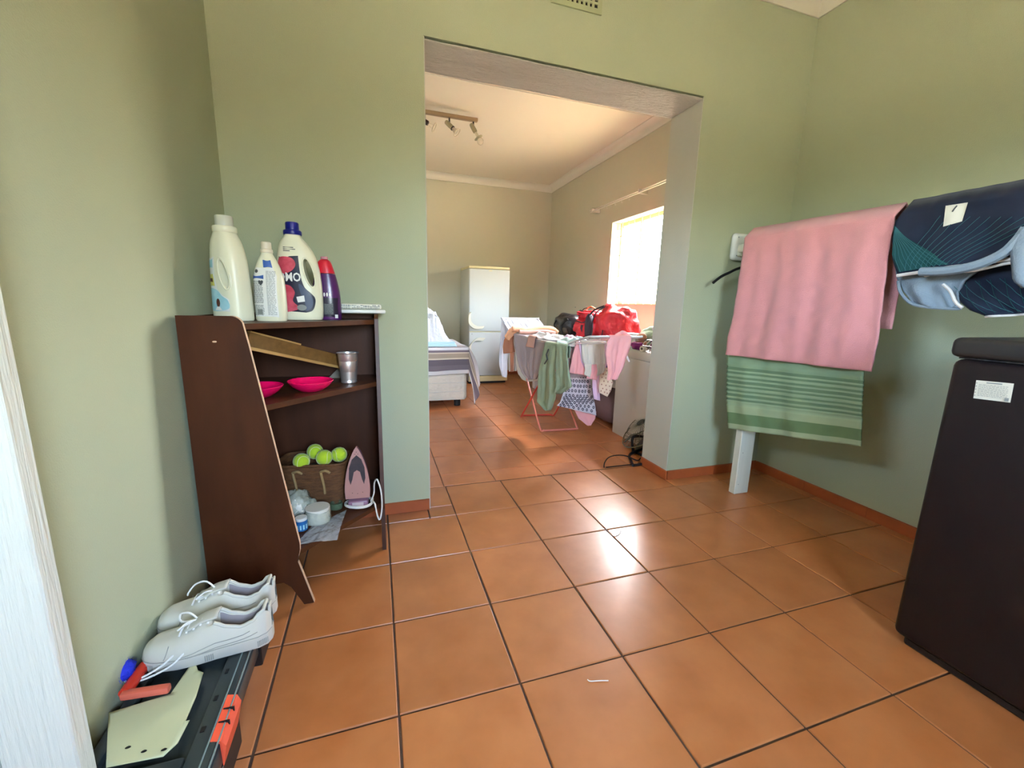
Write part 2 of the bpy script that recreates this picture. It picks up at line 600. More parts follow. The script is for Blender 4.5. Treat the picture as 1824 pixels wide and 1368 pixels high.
# ------------------------------------------------------------------ room sizes (metres)
YF, YB = 1.084, 1.335            # the two faces of the wall with the wide opening
XL, XR = 0.539, 1.989            # opening jambs
XW0, XW1 = -0.247, 2.700         # near room side walls
ZO = 2.14                        # opening height
ZC = 2.72                        # ceilings
Y0 = -2.3                        # wall behind the camera
FX0, FX1, FY1 = -1.9, 2.80, 5.05 # far room
WY0, WY1, WZ0, WZ1 = 2.40, 3.306, 1.076, 1.943   # far room window
TH = 0.22

# ------------------------------------------------------------------ structure
# wall with opening
o = MB().box(XW0 - TH, XL, YF, YB, 0, ZC).box(XR, FX1, YF, YB, 0, ZC).box(XL, XR, YF, YB, ZO, ZC)
wall_opening = o.build('wall_front', 'wall_paint', smooth=False)
struct(wall_opening, 'sage green wall around the wide opening to the far room')
# paler reveal skins inside the opening
MB().box(XR - 0.004, XR - 0.0002, YF + 0.002, YB + 0.002, 0.0, ZO - 0.001).build('reveal', 'jamb_paint', wall_opening, smooth=False)
MB().box(XL + 0.0002, XL + 0.004, YF + 0.002, YB + 0.002, 0.0, ZO - 0.001).build('reveal', 'jamb_paint', wall_opening, smooth=False)
def soff(u, v):
    x = XL + 0.004 + (XR - XL - 0.008) * u
    y = YF + 0.001 + (YB - YF) * v
    z = ZO - 0.011 - 0.004 * noise.noise(Vector((x * 6, y * 22, 1))) + (0.005 if 0.46 < v < 0.56 else 0.0) * (0.7 + 0.8 * noise.noise(Vector((x * 9, 0, 5)))) - 0.003 * abs(noise.noise(Vector((x * 25, y * 60, 2))))
    return Vector((x, y, z))
MB().quadgrid(soff, 120, 14).build('soffit', 'soffit_paint', wall_opening, solid=0.004)

# near room: left wall with doorway near the camera
DL0, DL1, DH = -1.05, -0.118, 2.05
o = MB().box(XW0 - TH, XW0, DL1, YF, 0, ZC).box(XW0 - TH, XW0, Y0, DL0, 0, ZC).box(XW0 - TH, XW0, DL0, DL1, DH, ZC).build('wall_left', 'wall_paint', smooth=False)
struct(o, 'pale sage wall on the left, brightly lit low down')
# right wall
o = MB().box(XW1, XW1 + 0.1, Y0, YF, 0, ZC).build('wall_right', 'wall_paint', smooth=False)
struct(o, 'sage green wall on the right behind the towel rail')
# rear wall with window (behind the camera)
RX0, RX1, RZ0, RZ1 = 0.36, 1.14, 0.95, 2.04
o = MB().box(XW0 - TH, RX0, Y0 - TH, Y0, 0, ZC).box(RX1, XW1 + 0.1, Y0 - TH, Y0, 0, ZC).box(RX0, RX1, Y0 - TH, Y0, 0, RZ0).box(RX0, RX1, Y0 - TH, Y0, RZ1, ZC).build('wall_rear', 'wall_paint', smooth=False)
struct(o, 'sage wall behind the camera with a window')
# far room walls
o = MB().box(FX1, FX1 + TH, YF, WY0, 0, ZC).box(FX1, FX1 + TH, WY1, FY1 + TH, 0, ZC).box(FX1, FX1 + TH, WY0, WY1, 0, WZ0).box(FX1, FX1 + TH, WY0, WY1, WZ1, ZC).build('wall_far_right', 'wall_paint_far', smooth=False)
struct(o, 'beige grey far room wall with the window')
o = MB().box(FX0 - TH, FX1, FY1, FY1 + TH, 0, ZC).build('wall_far', 'wall_paint_far', smooth=False)
struct(o, 'beige grey end wall behind the fridge')
o = MB().box(FX0 - TH, FX0, YB, FY1, 0, ZC).build('wall_far_left', 'wall_paint_far', smooth=False)
struct(o, 'far room side wall hidden left of the opening')
NX0, NX1, NZ0, NZ1 = -1.60, -0.80, 1.10, 2.02
o = MB().box(FX0 - TH, NX0, YB - 0.2, YB, 0, ZC).box(NX1, XW0 - TH, YB - 0.2, YB, 0, ZC).box(NX0, NX1, YB - 0.2, YB, 0, NZ0).box(NX0, NX1, YB - 0.2, YB, NZ1, ZC).build('wall_far_near', 'wall_paint_far', smooth=False)
struct(o, 'far room wall beside the opening')
# ceilings
o = MB().box(XW0 - TH, XW1 + 0.1, Y0 - TH, YF, ZC, ZC + 0.1).build('ceiling', 'ceiling_paint', smooth=False)
struct(o, 'white ceiling of the near room')
o = MB().box(FX0 - TH, FX1 + TH, YF, FY1 + TH, ZC, ZC + 0.1).build('ceiling', 'ceiling_paint', smooth=False)
struct(o, 'cream ceiling of the far room')
MB().box(FX0, FX1, 2.598, 2.606, ZC - 0.0035, ZC - 0.0005).build('joint_strip', 'cornice', o, smooth=False)
# coved cornices: profile swept along each wall
def cornice(p0, p1, inward, num, lab, cc=0.082):
    p0 = Vector(p0); p1 = Vector(p1); inw = Vector(inward)
    prof = [(0.0, -cc), (0.008, -cc), (0.010, -cc + 0.006)]
    for k in range(7):
        a = (pi / 2) * k / 6
        prof.append((0.010 + (cc - 0.018) * (1 - cos(a)), -cc + 0.006 + (cc - 0.014) * sin(a)))
    prof += [(cc, -0.006), (cc, -0.0005), (0.0, -0.0005)]
    r = []
    for p in (p0, p1):
        r.append([p + inw * (a + 0.0008) + Vector((0, 0, ZC + b)) for a, b in prof])
    o = MB().rings(r).build('trim_%d' % num, 'cornice')
    struct(o, lab)
cornice((XW0, YF, 0), (XW1, YF, 0), (0, -1, 0), 1, 'white coved cornice above the opening')
cornice((XW1, Y0, 0), (XW1, YF, 0), (-1, 0, 0), 2, 'white coved cornice along the right wall')
cornice((XW0, Y0, 0), (XW0, YF, 0), (1, 0, 0), 3, 'white coved cornice along the left wall')
cornice((FX0, FY1, 0), (FX1, FY1, 0), (0, -1, 0), 4, 'white coved cornice on the far end wall')
cornice((FX1, YB, 0), (FX1, FY1, 0), (-1, 0, 0), 5, 'white coved cornice above the far window')
cornice((FX0, YB, 0), (FX1, YB, 0), (0, 1, 0), 6, 'white coved cornice over the opening in the far room')

# floor with separate terracotta tiles
o = MB().box(XW0 - TH, FX1 + TH, Y0 - TH, YB, -0.1, -0.0045).box(FX0 - TH, FX1 + TH, YB, FY1 + TH, -0.1, -0.0045).build('floor', 'grout', smooth=False)
floor = struct(o, 'glazed terracotta tiled floor with dark grout')
tile_cache = {}
def tile(x0, x1, y0, y1, m, g=0.003, zt=0.0):
    if x1 - x0 < 0.02 or y1 - y0 < 0.02: return
    jx = random.uniform(-0.0006, 0.0006)
    w_, h_ = round(x1 - x0 - 2 * g, 3), round(y1 - y0 - 2 * g, 3)
    key = (w_, h_, m)
    if key not in tile_cache:
        bm = bmesh.new()
        c = 0.0025
        lo = [(-w_ / 2, -h_ / 2), (w_ / 2, -h_ / 2), (w_ / 2, h_ / 2), (-w_ / 2, h_ / 2)]
        rings_ = []
        for ins, z in ((0, -0.008), (0, -c), (c * 0.4, -c * 0.25), (c, 0)):
            rings_.append([bm.verts.new((x - math.copysign(ins, x), y - math.copysign(ins, y), z)) for x, y in lo])
        for a, b in zip(rings_, rings_[1:]):
            for j in range(4):
                bm.faces.new((a[j], a[(j + 1) % 4], b[(j + 1) % 4], b[j]))
        bm.faces.new(rings_[-1])
        me = bpy.data.meshes.new('tile')
        bm.to_mesh(me); bm.free()
        me.materials.append(M[m])
        tile_cache[key] = me
    ob = bpy.data.objects.new('tile', tile_cache[key])
    ob.location = ((x0 + x1) / 2 + jx, (y0 + y1) / 2, zt + random.uniform(-0.0005, 0.0002))
    ob.rotation_euler = (random.uniform(-0.0007, 0.0007), random.uniform(-0.0007, 0.0007), random.uniform(-0.002, 0.002))
    ob.parent = floor
    COL.objects.link(ob)
T = 0.33
ys = [Y0] + [T * j for j in range(-6, 4)]
xs = [XW0] + [T * i for i in range(0, 9)] + [XW1]
for j in range(len(ys) - 1):
    for i in range(len(xs) - 1):
        y1 = ys[j + 1]
        tile(xs[i], xs[i + 1], ys[j], y1, 'terracotta')
# last strip up to the wall face and the threshold row inside the opening
for i in range(len(xs) - 1):
    if xs[i + 1] <= XL + 0.01 or xs[i] >= XR - 0.01:
        tile(xs[i], xs[i + 1], 0.99, YF, 'terracotta')
tile(T, XL - 0.010, 0.99, YF, 'terracotta')
tile(XL - 0.010, 0.66, 0.99, 1.10, 'terracotta')
tile(XL + 0.002, 0.66, 1.10, YB, 'terracotta')
for i in range(2, 6):
    tile(T * i, T * (i + 1), 0.99, YB - 0.006, 'terracotta')
tile(1.98, 1.989, 0.99, YB, 'terracotta')
P2 = 0.3125
xs2 = [FX0 + 0.0] + [0.0275 + P2 * k for k in range(-6, 9)] + [FX1]
ys2 = [YB + 0.004, 1.503] + [1.503 + P2 * k for k in range(1, 12)] + [FY1]
for j in range(len(ys2) - 1):
    for i in range(len(xs2) - 1):
        tile(xs2[i], xs2[i + 1], ys2[j], ys2[j + 1], 'terracotta_far', g=0.0022)

# skirting of cut tiles
def skirting(num, side, p0, p1, inward, lab, h=0.058, t=0.010):
    p0 = Vector(p0); p1 = Vector(p1); d = (p1 - p0); n = max(1, round(d.length / T)); d /= n
    inw = Vector(inward)
    base = bpy.data.objects.new('baseboard_' + side, None)
    COL.objects.link(base)
    base.location = p0
    struct(base, lab)
    for k in range(n):
        a = p0 + d * k + d.normalized() * 0.0012; b = p0 + d * (k + 1) - d.normalized() * 0.0012
        t_ = t + random.uniform(-0.0008, 0.0008)
        pts = [a + inw * 0.0004, b + inw * 0.0004, b + inw * t_, a + inw * t_]
        top = [Vector(p) + Vector((0, 0, h)) for p in (pts[0], pts[1])] + [Vector(p) + Vector((0, 0, h - 0.003)) for p in (pts[2], pts[3])]
        MB().rings([[Vector(p) + Vector((0, 0, 0.0006)) for p in pts], top]).build('skirting_tile', 'skirting', base, smooth=False, world=True)
skirting(1, 'front_left', (XW0, YF, 0), (XL + 0.0, YF, 0), (0, -1, 0), 'terracotta skirting left of the opening')
skirting(2, 'front_right', (XR, YF, 0), (XW1, YF, 0), (0, -1, 0), 'terracotta skirting right of the opening')
skirting(3, 'jamb', (XR - 0.004, YF - 0.01, 0), (XR - 0.004, YB, 0), (-1, 0, 0), 'terracotta skirting on the right jamb')
skirting(4, 'right', (XW1, Y0, 0), (XW1, YF - 0.011, 0), (-1, 0, 0), 'terracotta skirting along the right wall')
skirting(5, 'left', (XW0, DL1 + 0.0, 0), (XW0, YF - 0.011, 0), (1, 0, 0), 'terracotta skirting along the left wall')
skirting(6, 'far', (FX0, FY1, 0), (FX1, FY1, 0), (0, -1, 0), 'terracotta skirting on the far end wall')

# doorway lining at the left edge of the view
dz = bpy.data.objects.new('door_1', None); COL.objects.link(dz); dz.location = (XW0, DL1, 0)
struct(dz, 'white painted wooden door frame at the left edge, wavy brushed grain')
MB().box(-0.300, -0.203, DL1 - 0.040, DL1 - 0.001, 0.001, DH, 0.003).build('door_jamb', 'door_wood', dz, world=True, smooth=False)
MB().box(-0.420, -0.302, DL1 - 0.055, DL1 - 0.001, 0.001, DH, 0.003).build('door_stop', 'door_wood', dz, world=True, smooth=False)
MB().box(-0.464, -0.203, DL0 + 0.001, DL0 + 0.04, 0.001, DH, 0.003).build('door_jamb', 'door_wood', dz, world=True, smooth=False)
MB().box(-0.464, -0.203, DL0 + 0.041, DL1 - 0.058, DH - 0.04, DH - 0.001, 0.003).build('door_head', 'door_wood', dz, world=True, smooth=False)
GY0, GY1, GZ0, GZ1 = -0.92, -0.24, 1.52, 1.98
MB().box(-0.460, -0.424, DL0 + 0.043, GY0, 0.006, DH - 0.044).box(-0.460, -0.424, GY1, DL1 - 0.060, 0.006, DH - 0.044).box(-0.460, -0.424, GY0, GY1, 0.006, GZ0).box(-0.460, -0.424, GY0, GY1, GZ1, DH - 0.044).build('door_leaf', 'door_wood', dz, world=True, smooth=False)
MB().box(-0.444, -0.440, GY0, GY1, GZ0, GZ1).build('added_pane', 'window_glass', dz, world=True, smooth=False)  # glazing added to the leaf to brighten the right wall
portal((-0.462, (GY0 + GY1) / 2, (GZ0 + GZ1) / 2), (0, radians(-90), 0), GZ1 - GZ0, GY1 - GY0)

# far window -------------------------------------------------------------
XO = FX1 + 0.12
win = bpy.data.objects.new('window_1', None); COL.objects.link(win); win.location = (XO, (WY0 + WY1) / 2, WZ0)
struct(win, 'bright steel window with burglar bars in the far room')
def wbar(y0, y1, z0, z1, m='window_cream', x0=XO, x1=XO + 0.035, nm='window_frame'):
    MB().box(x0, x1, y0, y1, z0, z1, 0.002).build(nm, m, win, world=True, smooth=False)
e = 0.001
wbar(WY1 - 0.035, WY1 - e, WZ0 + e, WZ1 - e)
wbar(WY0 + e, WY0 + 0.035, WZ0 + e, WZ1 - e)
wbar(WY0 + 0.036, WY1 - 0.036, WZ0 + e, WZ0 + 0.035)
wbar(WY0 + 0.036, WY1 - 0.036, WZ1 - 0.035, WZ1 - e)
YM = 2.935
wbar(YM - 0.022, YM + 0.022, WZ0 + 0.036, WZ1 - 0.036, 'window_mullion', nm='mullion')
for (a, b) in ((WY0 + 0.036, YM - 0.023), (YM + 0.023, WY1 - 0.036)):
    MB().box(XO + 0.016, XO + 0.019, a, b, WZ0 + 0.036, WZ1 - 0.036).build('pane', 'window_glass', win, world=True, smooth=False)
# burglar guard: uprights with small cross pieces
gx = XO - 0.04
for k, y in enumerate([WY1 - 0.02, WY1 - 0.075, WY1 - 0.19, WY1 - 0.30, WY1 - 0.43, WY1 - 0.56, WY1 - 0.69]):
    MB().tube([(gx, y, WZ0 + 0.001), (gx, y, WZ1 - 0.001)], 0.005, 6).build('guard_bar', 'window_cream', win, world=True)
for z in (WZ0 + 0.12, WZ0 + 0.30, WZ0 + 0.52, WZ0 + 0.72, WZ0 + 0.80):
    MB().tube([(gx - 0.008, WY0 + 0.001, z), (gx - 0.008, WY1 - 0.001, z)], 0.003, 6).build('guard_bar', 'bar_dark', win, world=True)
# curtain rail
cr_ = thing('curtain_rail', 'thin double curtain rail with loose hooks above the far window', 'curtain rail', (2.72, 3.0, 2.13))
MB().tube([(2.728, 3.66, 2.13), (2.728, 1.7, 2.13)], 0.006, 8).build('rail', 'chrome_thin', cr_, world=True)
MB().tube([(2.70, 3.64, 2.10), (2.70, 1.7, 2.10)], 0.005, 8).build('rail', 'chrome_thin', cr_, world=True)
for y in (3.60, 2.70, 1.9):
    MB().box(2.694, 2.7985, y - 0.006, y + 0.006, 2.095, 2.137, 0.001).build('bracket', 'chrome_thin', cr_, world=True, smooth=False)
MB().ell((2.728, 3.675, 2.13), (0.012, 0.018, 0.012), 10, 6).build('finial', 'chrome_thin', cr_, world=True)
for y in (3.52, 3.42, 3.26, 3.18, 3.10, 2.98, 2.85):
    MB().tube([(2.70, y, 2.106), (2.694, y, 2.085), (2.70, y + 0.004, 2.068), (2.708, y, 2.078)], 0.0022, 5).build('hook', 'chrome_thin', cr_, world=True)

# rear window (behind the camera)
rw = bpy.data.objects.new('window_2', None); COL.objects.link(rw); rw.location = ((RX0 + RX1) / 2, Y0 - 0.1, RZ0)
struct(rw, 'window behind the camera')
for a, b, c, d in ((RX0, RX0 + 0.04, RZ0, RZ1), (RX1 - 0.04, RX1, RZ0, RZ1), (RX0 + 0.04, RX1 - 0.04, RZ0, RZ0 + 0.04), (RX0 + 0.04, RX1 - 0.04, RZ1 - 0.04, RZ1), (0.73, 0.76, RZ0 + 0.04, RZ1 - 0.04)):
    MB().box(a + e, b - e, Y0 - 0.12, Y0 - 0.09, c + e, d - e).build('window_frame', 'window_cream', rw, world=True, smooth=False)
MB().box(RX0 + 0.04, RX1 - 0.04, Y0 - 0.107, Y0 - 0.103, RZ0 + 0.04, RZ1 - 0.04).build('pane', 'window_glass', rw, world=True, smooth=False)

portal((FX1 + TH - 0.02, (WY0 + WY1) / 2, (WZ0 + WZ1) / 2), (0, radians(90), 0), WZ1 - WZ0, WY1 - WY0)
portal(((NX0 + NX1) / 2, YB - 0.18, (NZ0 + NZ1) / 2), (radians(90), 0, 0), NX1 - NX0, NZ1 - NZ0)
nw = bpy.data.objects.new('added_window', None); COL.objects.link(nw); nw.location = ((NX0 + NX1) / 2, YB - 0.1, NZ0)  # out of view, added to give the far room more light
struct(nw, 'added unseen window that brightens the far room')
for a, b, c, d in ((NX0, NX0 + 0.04, NZ0, NZ1), (NX1 - 0.04, NX1, NZ0, NZ1), (NX0 + 0.04, NX1 - 0.04, NZ0, NZ0 + 0.04), (NX0 + 0.04, NX1 - 0.04, NZ1 - 0.04, NZ1), (-1.22, -1.18, NZ0 + 0.04, NZ1 - 0.04)):
    MB().box(a + e, b - e, YB - 0.12, YB - 0.09, c + e, d - e).build('window_frame', 'window_cream', nw, world=True, smooth=False)
portal(((RX0 + RX1) / 2, Y0 - TH + 0.02, (RZ0 + RZ1) / 2), (radians(90), 0, 0), RX1 - RX0, RZ1 - RZ0)

# outside ground
o = MB().box(-30, 30, -30, 30, -0.35, -0.25).build('ground', 'ground_paving', smooth=False)
struct(o, 'sunlit pale paving outside')
o = MB().box(-2.3, XW0 - TH - 0.002, Y0 - 0.3, YB - 0.21, 2.60, 2.68).build('sunshade', 'sunshade_paint', smooth=False)  # unseen, added to keep sun off the glazing in the door
struct(o, 'added unseen roof outside the near room door')

# small paint drips on the tiles
for lab_, pts in (('short white paint drip on the tile in the middle foreground', [(0.846, -0.046, 0.001), (0.852, -0.053, 0.001), (0.878, -0.059, 0.001), (0.902, -0.066, 0.001)]),
                  ('pale dried ring stain on the glossy tiles near the doorway', [(1.319, 0.666, 0.001), (1.321, 0.6, 0.001), (1.357, 0.605, 0.001), (1.386, 0.637, 0.001)])):
    o = MB().tube(spline([Vector(p) + Vector((0, 0, .0006)) for p in pts], 5), .0016, 5).build('floor_mark', 'limescale' if 'ring' in lab_ else 'white_mark', None)
    tag(o, lab_, 'stain')

# =================================================================== near room things
CAMP = Vector((0.3078, -0.9323, 1.0454))

# ---- corner shelf unit ------------------------------------------------
cx0, cy0 = -0.235, 1.072
shelf = thing('corner_shelf', 'dark brown wooden corner shelf unit with sloping side panels and splayed feet', 'shelf', (cx0, cy0, 0))
def panel_profile():
    # (distance from the wall, height)
    p = [(0.0, 0.0), (0.0, 0.99), (0.135, 0.99)]
    for k in range(1, 6):
        a = k / 6 * radians(80)
        p.append((0.135 + 0.032 * sin(a), 0.99 - 0.032 * (1 - cos(a))))
    p += [(0.176, 0.90), (0.2715, 0.235)]
    for k in range(1, 5):
        a = k / 5
        p.append((0.2715 + 0.004 * sin(pi * a) - 0.010 * a, 0.235 - 0.060 * a))
    p += [(0.262, 0.168), (0.303, 0.0), (0.272, 0.0), (0.236, 0.075), (0.215, 0.095), (0.06, 0.095), (0.035, 0.08), (0.035, 0.0)]
    return p
pp = panel_profile()
def rail_z(d0, z0): pass
ya = 0.505
L_out = [(cx0 + d, ya, z) for d, z in pp]
MB().prism(L_out, (0, 0.016, 0)).build('side_panel', 'brown_wood', shelf, world=True, smooth=False)
xb = 0.302
R_out = [(xb, cy0 - d, z) for d, z in pp]
MB().prism(R_out, (0.016, 0, 0)).build('side_panel', 'brown_wood', shelf, world=True, smooth=False)
# pale worn edging along the front edge of both panels
def edging(side):
    pts = pp[2:14]
    out = []
    for i, (d, z) in enumerate(pts):
        j0, j1 = max(i - 1, 0), min(i + 1, len(pts) - 1)
        t = Vector((pts[j1][0] - pts[j0][0], pts[j1][1] - pts[j0][1])).normalized()
        n = Vector((-t.y, t.x))
        if n.x < 0: n = -n
        q = []
        for a, b in ((0, 0.0003), (0, 0.0012), (1, 0.0012), (1, 0.0003)):
            dd = d + n.x * b; zz = z + n.y * b; s_ = 0.001 + 0.014 * a
            q.append((cx0 + dd, ya + s_, zz) if side == 0 else (xb + s_, cy0 - dd, zz))
        out.append(q)
    MB().rings(out).build('edge_strip', 'brown_edge' if side == 0 else 'shelf_wood', shelf, world=True, smooth=False)
edging(0); edging(1)
MB().rings([[(cx0 + d + 0.0006, y, z) for d, z in ((0.262, 0.165), (0.303, 0.0))] + [(cx0 + d + 0.002, y, z) for d, z in ((0.303, 0.001), (0.262, 0.165))] for y in (ya + 0.001, ya + 0.015)]).build('edge_strip', 'brown_edge', shelf, world=True, smooth=False)
def shelf_board(z, dl, t=0.018, name='shelf_board'):
    # pentagon board between the two panels; front edge runs from panel to panel
    p = [(cx0 + 0.007, ya + 0.0165), (cx0 + dl, ya + 0.0165), (xb - 0.0005, cy0 - dl), (xb - 0.0005, cy0 - 0.007), (cx0 + 0.007, cy0 - 0.007)]
    MB().prism([(x, y, z - t) for x, y in p], (0, 0, t)).build(name, 'shelf_wood', shelf, world=True, smooth=False)
shelf_board(0.967, 0.160)
shelf_board(0.712, 0.200)
shelf_board(0.200, 0.268)
# back boards against both walls
MB().box(cx0, cx0 + 0.006, ya + 0.0165, cy0, 0.10, 0.985).build('back_board', 'brown_wood', shelf, world=True, smooth=False)
MB().box(cx0 + 0.0065, xb - 0.0005, cy0 - 0.006, cy0, 0.10, 0.985).build('back_board', 'brown_wood', shelf, world=True, smooth=False)
MB().ell((-0.145, ya - 0.001, 0.915), (0.006, 0.0014, 0.003), 10, 6).build('screw_cap', 'brown_edge', shelf, world=True)

# ---- bottles -----------------------------------------------------------
class Prof:
    def __init__(s, rows, n=2.6):
        s.r = rows; s.n = n           # rows: z, half width, half depth, centre offset
    def at(s, z):
        r = s.r
        if z <= r[0][0]: return r[0][1:]
        for a, b in zip(r, r[1:]):
            if a[0] <= z <= b[0]:
                t = (z - a[0]) / max(b[0] - a[0], 1e-9)
                return tuple(a[k] + (b[k] - a[k]) * t for k in (1, 2, 3))
        return r[-1][1:]
    def ring(s, z, N=40):
        a, b, c = s.at(z)
        out = []
        for k in range(N):
            t = 2 * pi * k / N
            ct, st = cos(t), sin(t)
            out.append((c + a * math.copysign(abs(ct) ** (2 / s.n), ct), b * math.copysign(abs(st) ** (2 / s.n), st), z))
        return out
    def front(s, u, z, off=0.0006):
        a, b, c = s.at(z)
        q = min(0.9995, abs((u - c) / a))
        return Vector((u, -b * (1 - q ** s.n) ** (1 / s.n) - off, z))
def smooth_prof(rows, n=4):
    pts = spline([Vector((r[1], r[2], r[0])) for r in rows], n)
    pc = spline([Vector((r[3], 0, r[0])) for r in rows], n)
    return [(p.z, p.x, p.y, c.x) for p, c in zip(pts, pc)]
def bottle_body(P_, name, m, parent, hole=None, N=44):
    mb = MB()
    zs = [r[0] for r in P_.r]
    mb.rings([P_.ring(z, N) for z in zs])
    o = mb.build(name, m, parent)
    if hole:
        # grip hole through the body
        cb = MB()
        pts = [(h[0], -0.2, h[1]) for h in hole]
        cb.prism(pts, (0, 0.4, 0))
        c = cb.build('cutter', m, parent)
        md = o.modifiers.new('hole', 'BOOLEAN'); md.object = c; md.operation = 'DIFFERENCE'; md.solver = 'EXACT'
        dg = bpy.context.evaluated_depsgraph_get()
        me = bpy.data.meshes.new_from_object(o.evaluated_get(dg))
        o.modifiers.clear(); o.data = me
        bpy.data.objects.remove(c)
        for p in me.polygons: p.use_smooth = True
        me.set_sharp_from_angle(angle=radians(35))
    return o
def rnd(pts, n=5):
    return [(q_.x, q_.y) for q_ in spline([Vector((a, b, 0)) for a, b in pts], n, closed=True)]
def ellipse_pts(cx_, cz_, rx, rz, tilt, n=22, egg=0.0):
    out = []
    for k in range(n):
        t = 2 * pi * k / n
        x = rx * cos(t) * (1 + egg * sin(t)); z = rz * sin(t)
        out.append((cx_ + x * cos(tilt) - z * sin(tilt), cz_ + x * sin(tilt) + z * cos(tilt)))
    return out
def face_cam(x, y, extra=0.0):
    return math.atan2(x - CAMP.x, CAMP.y - y) * 1.0 + extra

ZS = 0.9675
# bottle 3: big white detergent bottle with blue cap
b3 = thing('detergent_bottle', 'big white detergent bottle with dark blue cap and navy and red label', 'bottle', (0.0440, 0.838, ZS), 0.02)
PB3 = Prof(smooth_prof([(0, .066, .038, 0), (.006, .072, .042, 0), (.04, .075, .044, 0), (.12, .075, .044, 0), (.19, .071, .042, -.002), (.24, .061, .038, -.006),
                        (.275, .046, .033, -.012), (.297, .030, .027, -.014), (.305, .026, .026, -.014)], 3), 2.7)
body = bottle_body(PB3, 'body', 'bottle_white', b3, ellipse_pts(.036, .172, .0135, .050, .22, 26))
mb = MB(); pts = []
for (u, z) in ellipse_pts(.036, .172, .0175, .055, .22, 40):
    pts.append(PB3.front(u, z, -0.001))
mb.tube(pts, 0.0028, 6, closed=True).build('grip_rim', 'bottle_white', b3)
lab = [(-.060, .225), (.004, .232), (.006, .190), (.010, .150), (.020, .118), (.040, .098), (.052, .080), (.050, .055), (.040, .035), (.020, .028), (-.060, .030)]
LB = MB().decal([(-.060, .030), (-.060, .225), (.004, .230)] + [(q_.x, q_.y) for q_ in spline([Vector((a, b, 0)) for a, b in lab[2:10]], 5)], PB3.front, .007).build('label', 'lab_navy', b3)
MB().decal(rnd([(-.060, .165), (-.060, .220), (-.020, .222), (-.006, .200), (-.022, .175)]), lambda u, z: PB3.front(u, z, .0010), .007).build('label_flash', 'lab_red', LB)
MB().decal(rnd([(-.058, .036), (-.058, .118), (-.030, .124), (-.014, .100), (-.022, .070), (-.006, .050), (-.014, .036)]), lambda u, z: PB3.front(u, z, .0010), .007).build('label_flash', 'lab_red', LB)
MB().decal(rnd([(.000, .130), (.012, .124), (.032, .099), (.044, .078), (.042, .052), (.030, .038), (.016, .036), (.018, .06), (.004, .1)]), lambda u, z: PB3.front(u, z, .0011), .007).build('label_panel', 'lab_slate', LB)
MB().decal([(-.010, .084), (.016, .090), (.018, .068), (-.006, .064)], lambda u, z: PB3.front(u, z, .0016), .006).build('label_picture', 'white_print', LB)
MB().decal(ellipse_pts(.006, .046, .016, .011, 0, 14), lambda u, z: PB3.front(u, z, .0016), .006).build('label_picture', 'lab_grey', LB)
MB().decal(ellipse_pts(-.022, .048, .013, .012, 0, 14), lambda u, z: PB3.front(u, z, .0016), .006).build('label_picture', 'lab_red', LB)
text_mesh('OMO', .034, lambda u, v: PB3.front(-.030 + u * .95, .140 + v * 1.25, .0019), 'lettering', 'white_print', LB, .0008)
for k, (zz, wd) in enumerate(((.258, .034), (.252, .040), (.246, .022))):
    MB().decal([(-.044, zz - .0015), (-.044 + wd, zz - .0015), (-.044 + wd, zz + .0015), (-.044, zz + .0015)], lambda u, z: PB3.front(u, z, .0008), .004).build('small_print', 'lab_ink', LB)
MB().lathe([(.030, .305), (.031, .308), (.031, .318), (.029, .321), (.0225, .323), (.0225, .346), (.020, .349), (.0, .3495)], 28, (-.014, 0, 0)).build('cap', 'cap_blue', b3)

# bottle 1: white softener bottle at the left end
b1 = thing('softener_bottle', 'white softener bottle with translucent cap nearest the left wall', 'bottle', (-0.148, 0.722, ZS), -0.62)
PB1 = Prof(smooth_prof([(0, .058, .042, 0), (.006, .063, .046, 0), (.05, .063, .046, 0), (.14, .060, .044, 0), (.20, .056, .042, -.001), (.25, .046, .038, -.004),
                        (.275, .036, .032, -.005), (.283, .031, .031, -.005)], 3), 2.6)
body = bottle_body(PB1, 'body', 'bottle_white', b1, ellipse_pts(.022, .150, .013, .046, .24, 26))
mb = MB(); pts = [PB1.front(u, z, -0.001) for (u, z) in ellipse_pts(.022, .150, .018, .052, .24, 40)]
mb.tube(pts, 0.0028, 6, closed=True).build('grip_rim', 'bottle_white', b1)
LB = MB().decal([(-.050, .205), (-.012, .205), (-.016, .150), (-.006, .100), (.014, .082), (.036, .070), (.036, .030), (-.050, .028)], PB1.front, .007).build('label', 'white_print', b1)
MB().decal(rnd([(-.050, .100), (-.010, .100), (.012, .080), (.032, .066), (.030, .038), (-.046, .036)]), lambda u, z: PB1.front(u, z, .001), .007).build('label_picture', 'lab_sky', LB)
MB().decal([(-.050, .110), (-.050, .155), (-.022, .150), (-.016, .112)], lambda u, z: PB1.front(u, z, .001), .007).build('label_flash', 'lab_yellow', LB)
MB().decal([(-.050, .124), (-.050, .138), (-.024, .136), (-.024, .124)], lambda u, z: PB1.front(u, z, .0014), .005).build('lettering', 'lab_brown', LB)
MB().decal([(-.048, .168), (-.048, .200), (-.018, .198), (-.020, .170)], lambda u, z: PB1.front(u, z, .001), .007).build('label_flash', 'lab_sky', LB)
MB().decal(ellipse_pts(-.006, .058, .008, .014, 0, 14), lambda u, z: PB1.front(u, z, .0016), .005).build('label_picture', 'lab_brown', LB)
MB().decal([(-.022, .034), (-.012, .046), (.000, .046), (.010, .034)], lambda u, z: PB1.front(u, z, .0018), .005).build('label_picture', 'white_print', LB)
MB().lathe([(.033, .283), (.035, .286), (.035, .300), (.033, .303)], 28, (-.005, 0, 0)).build('collar', 'bottle_white', b1)
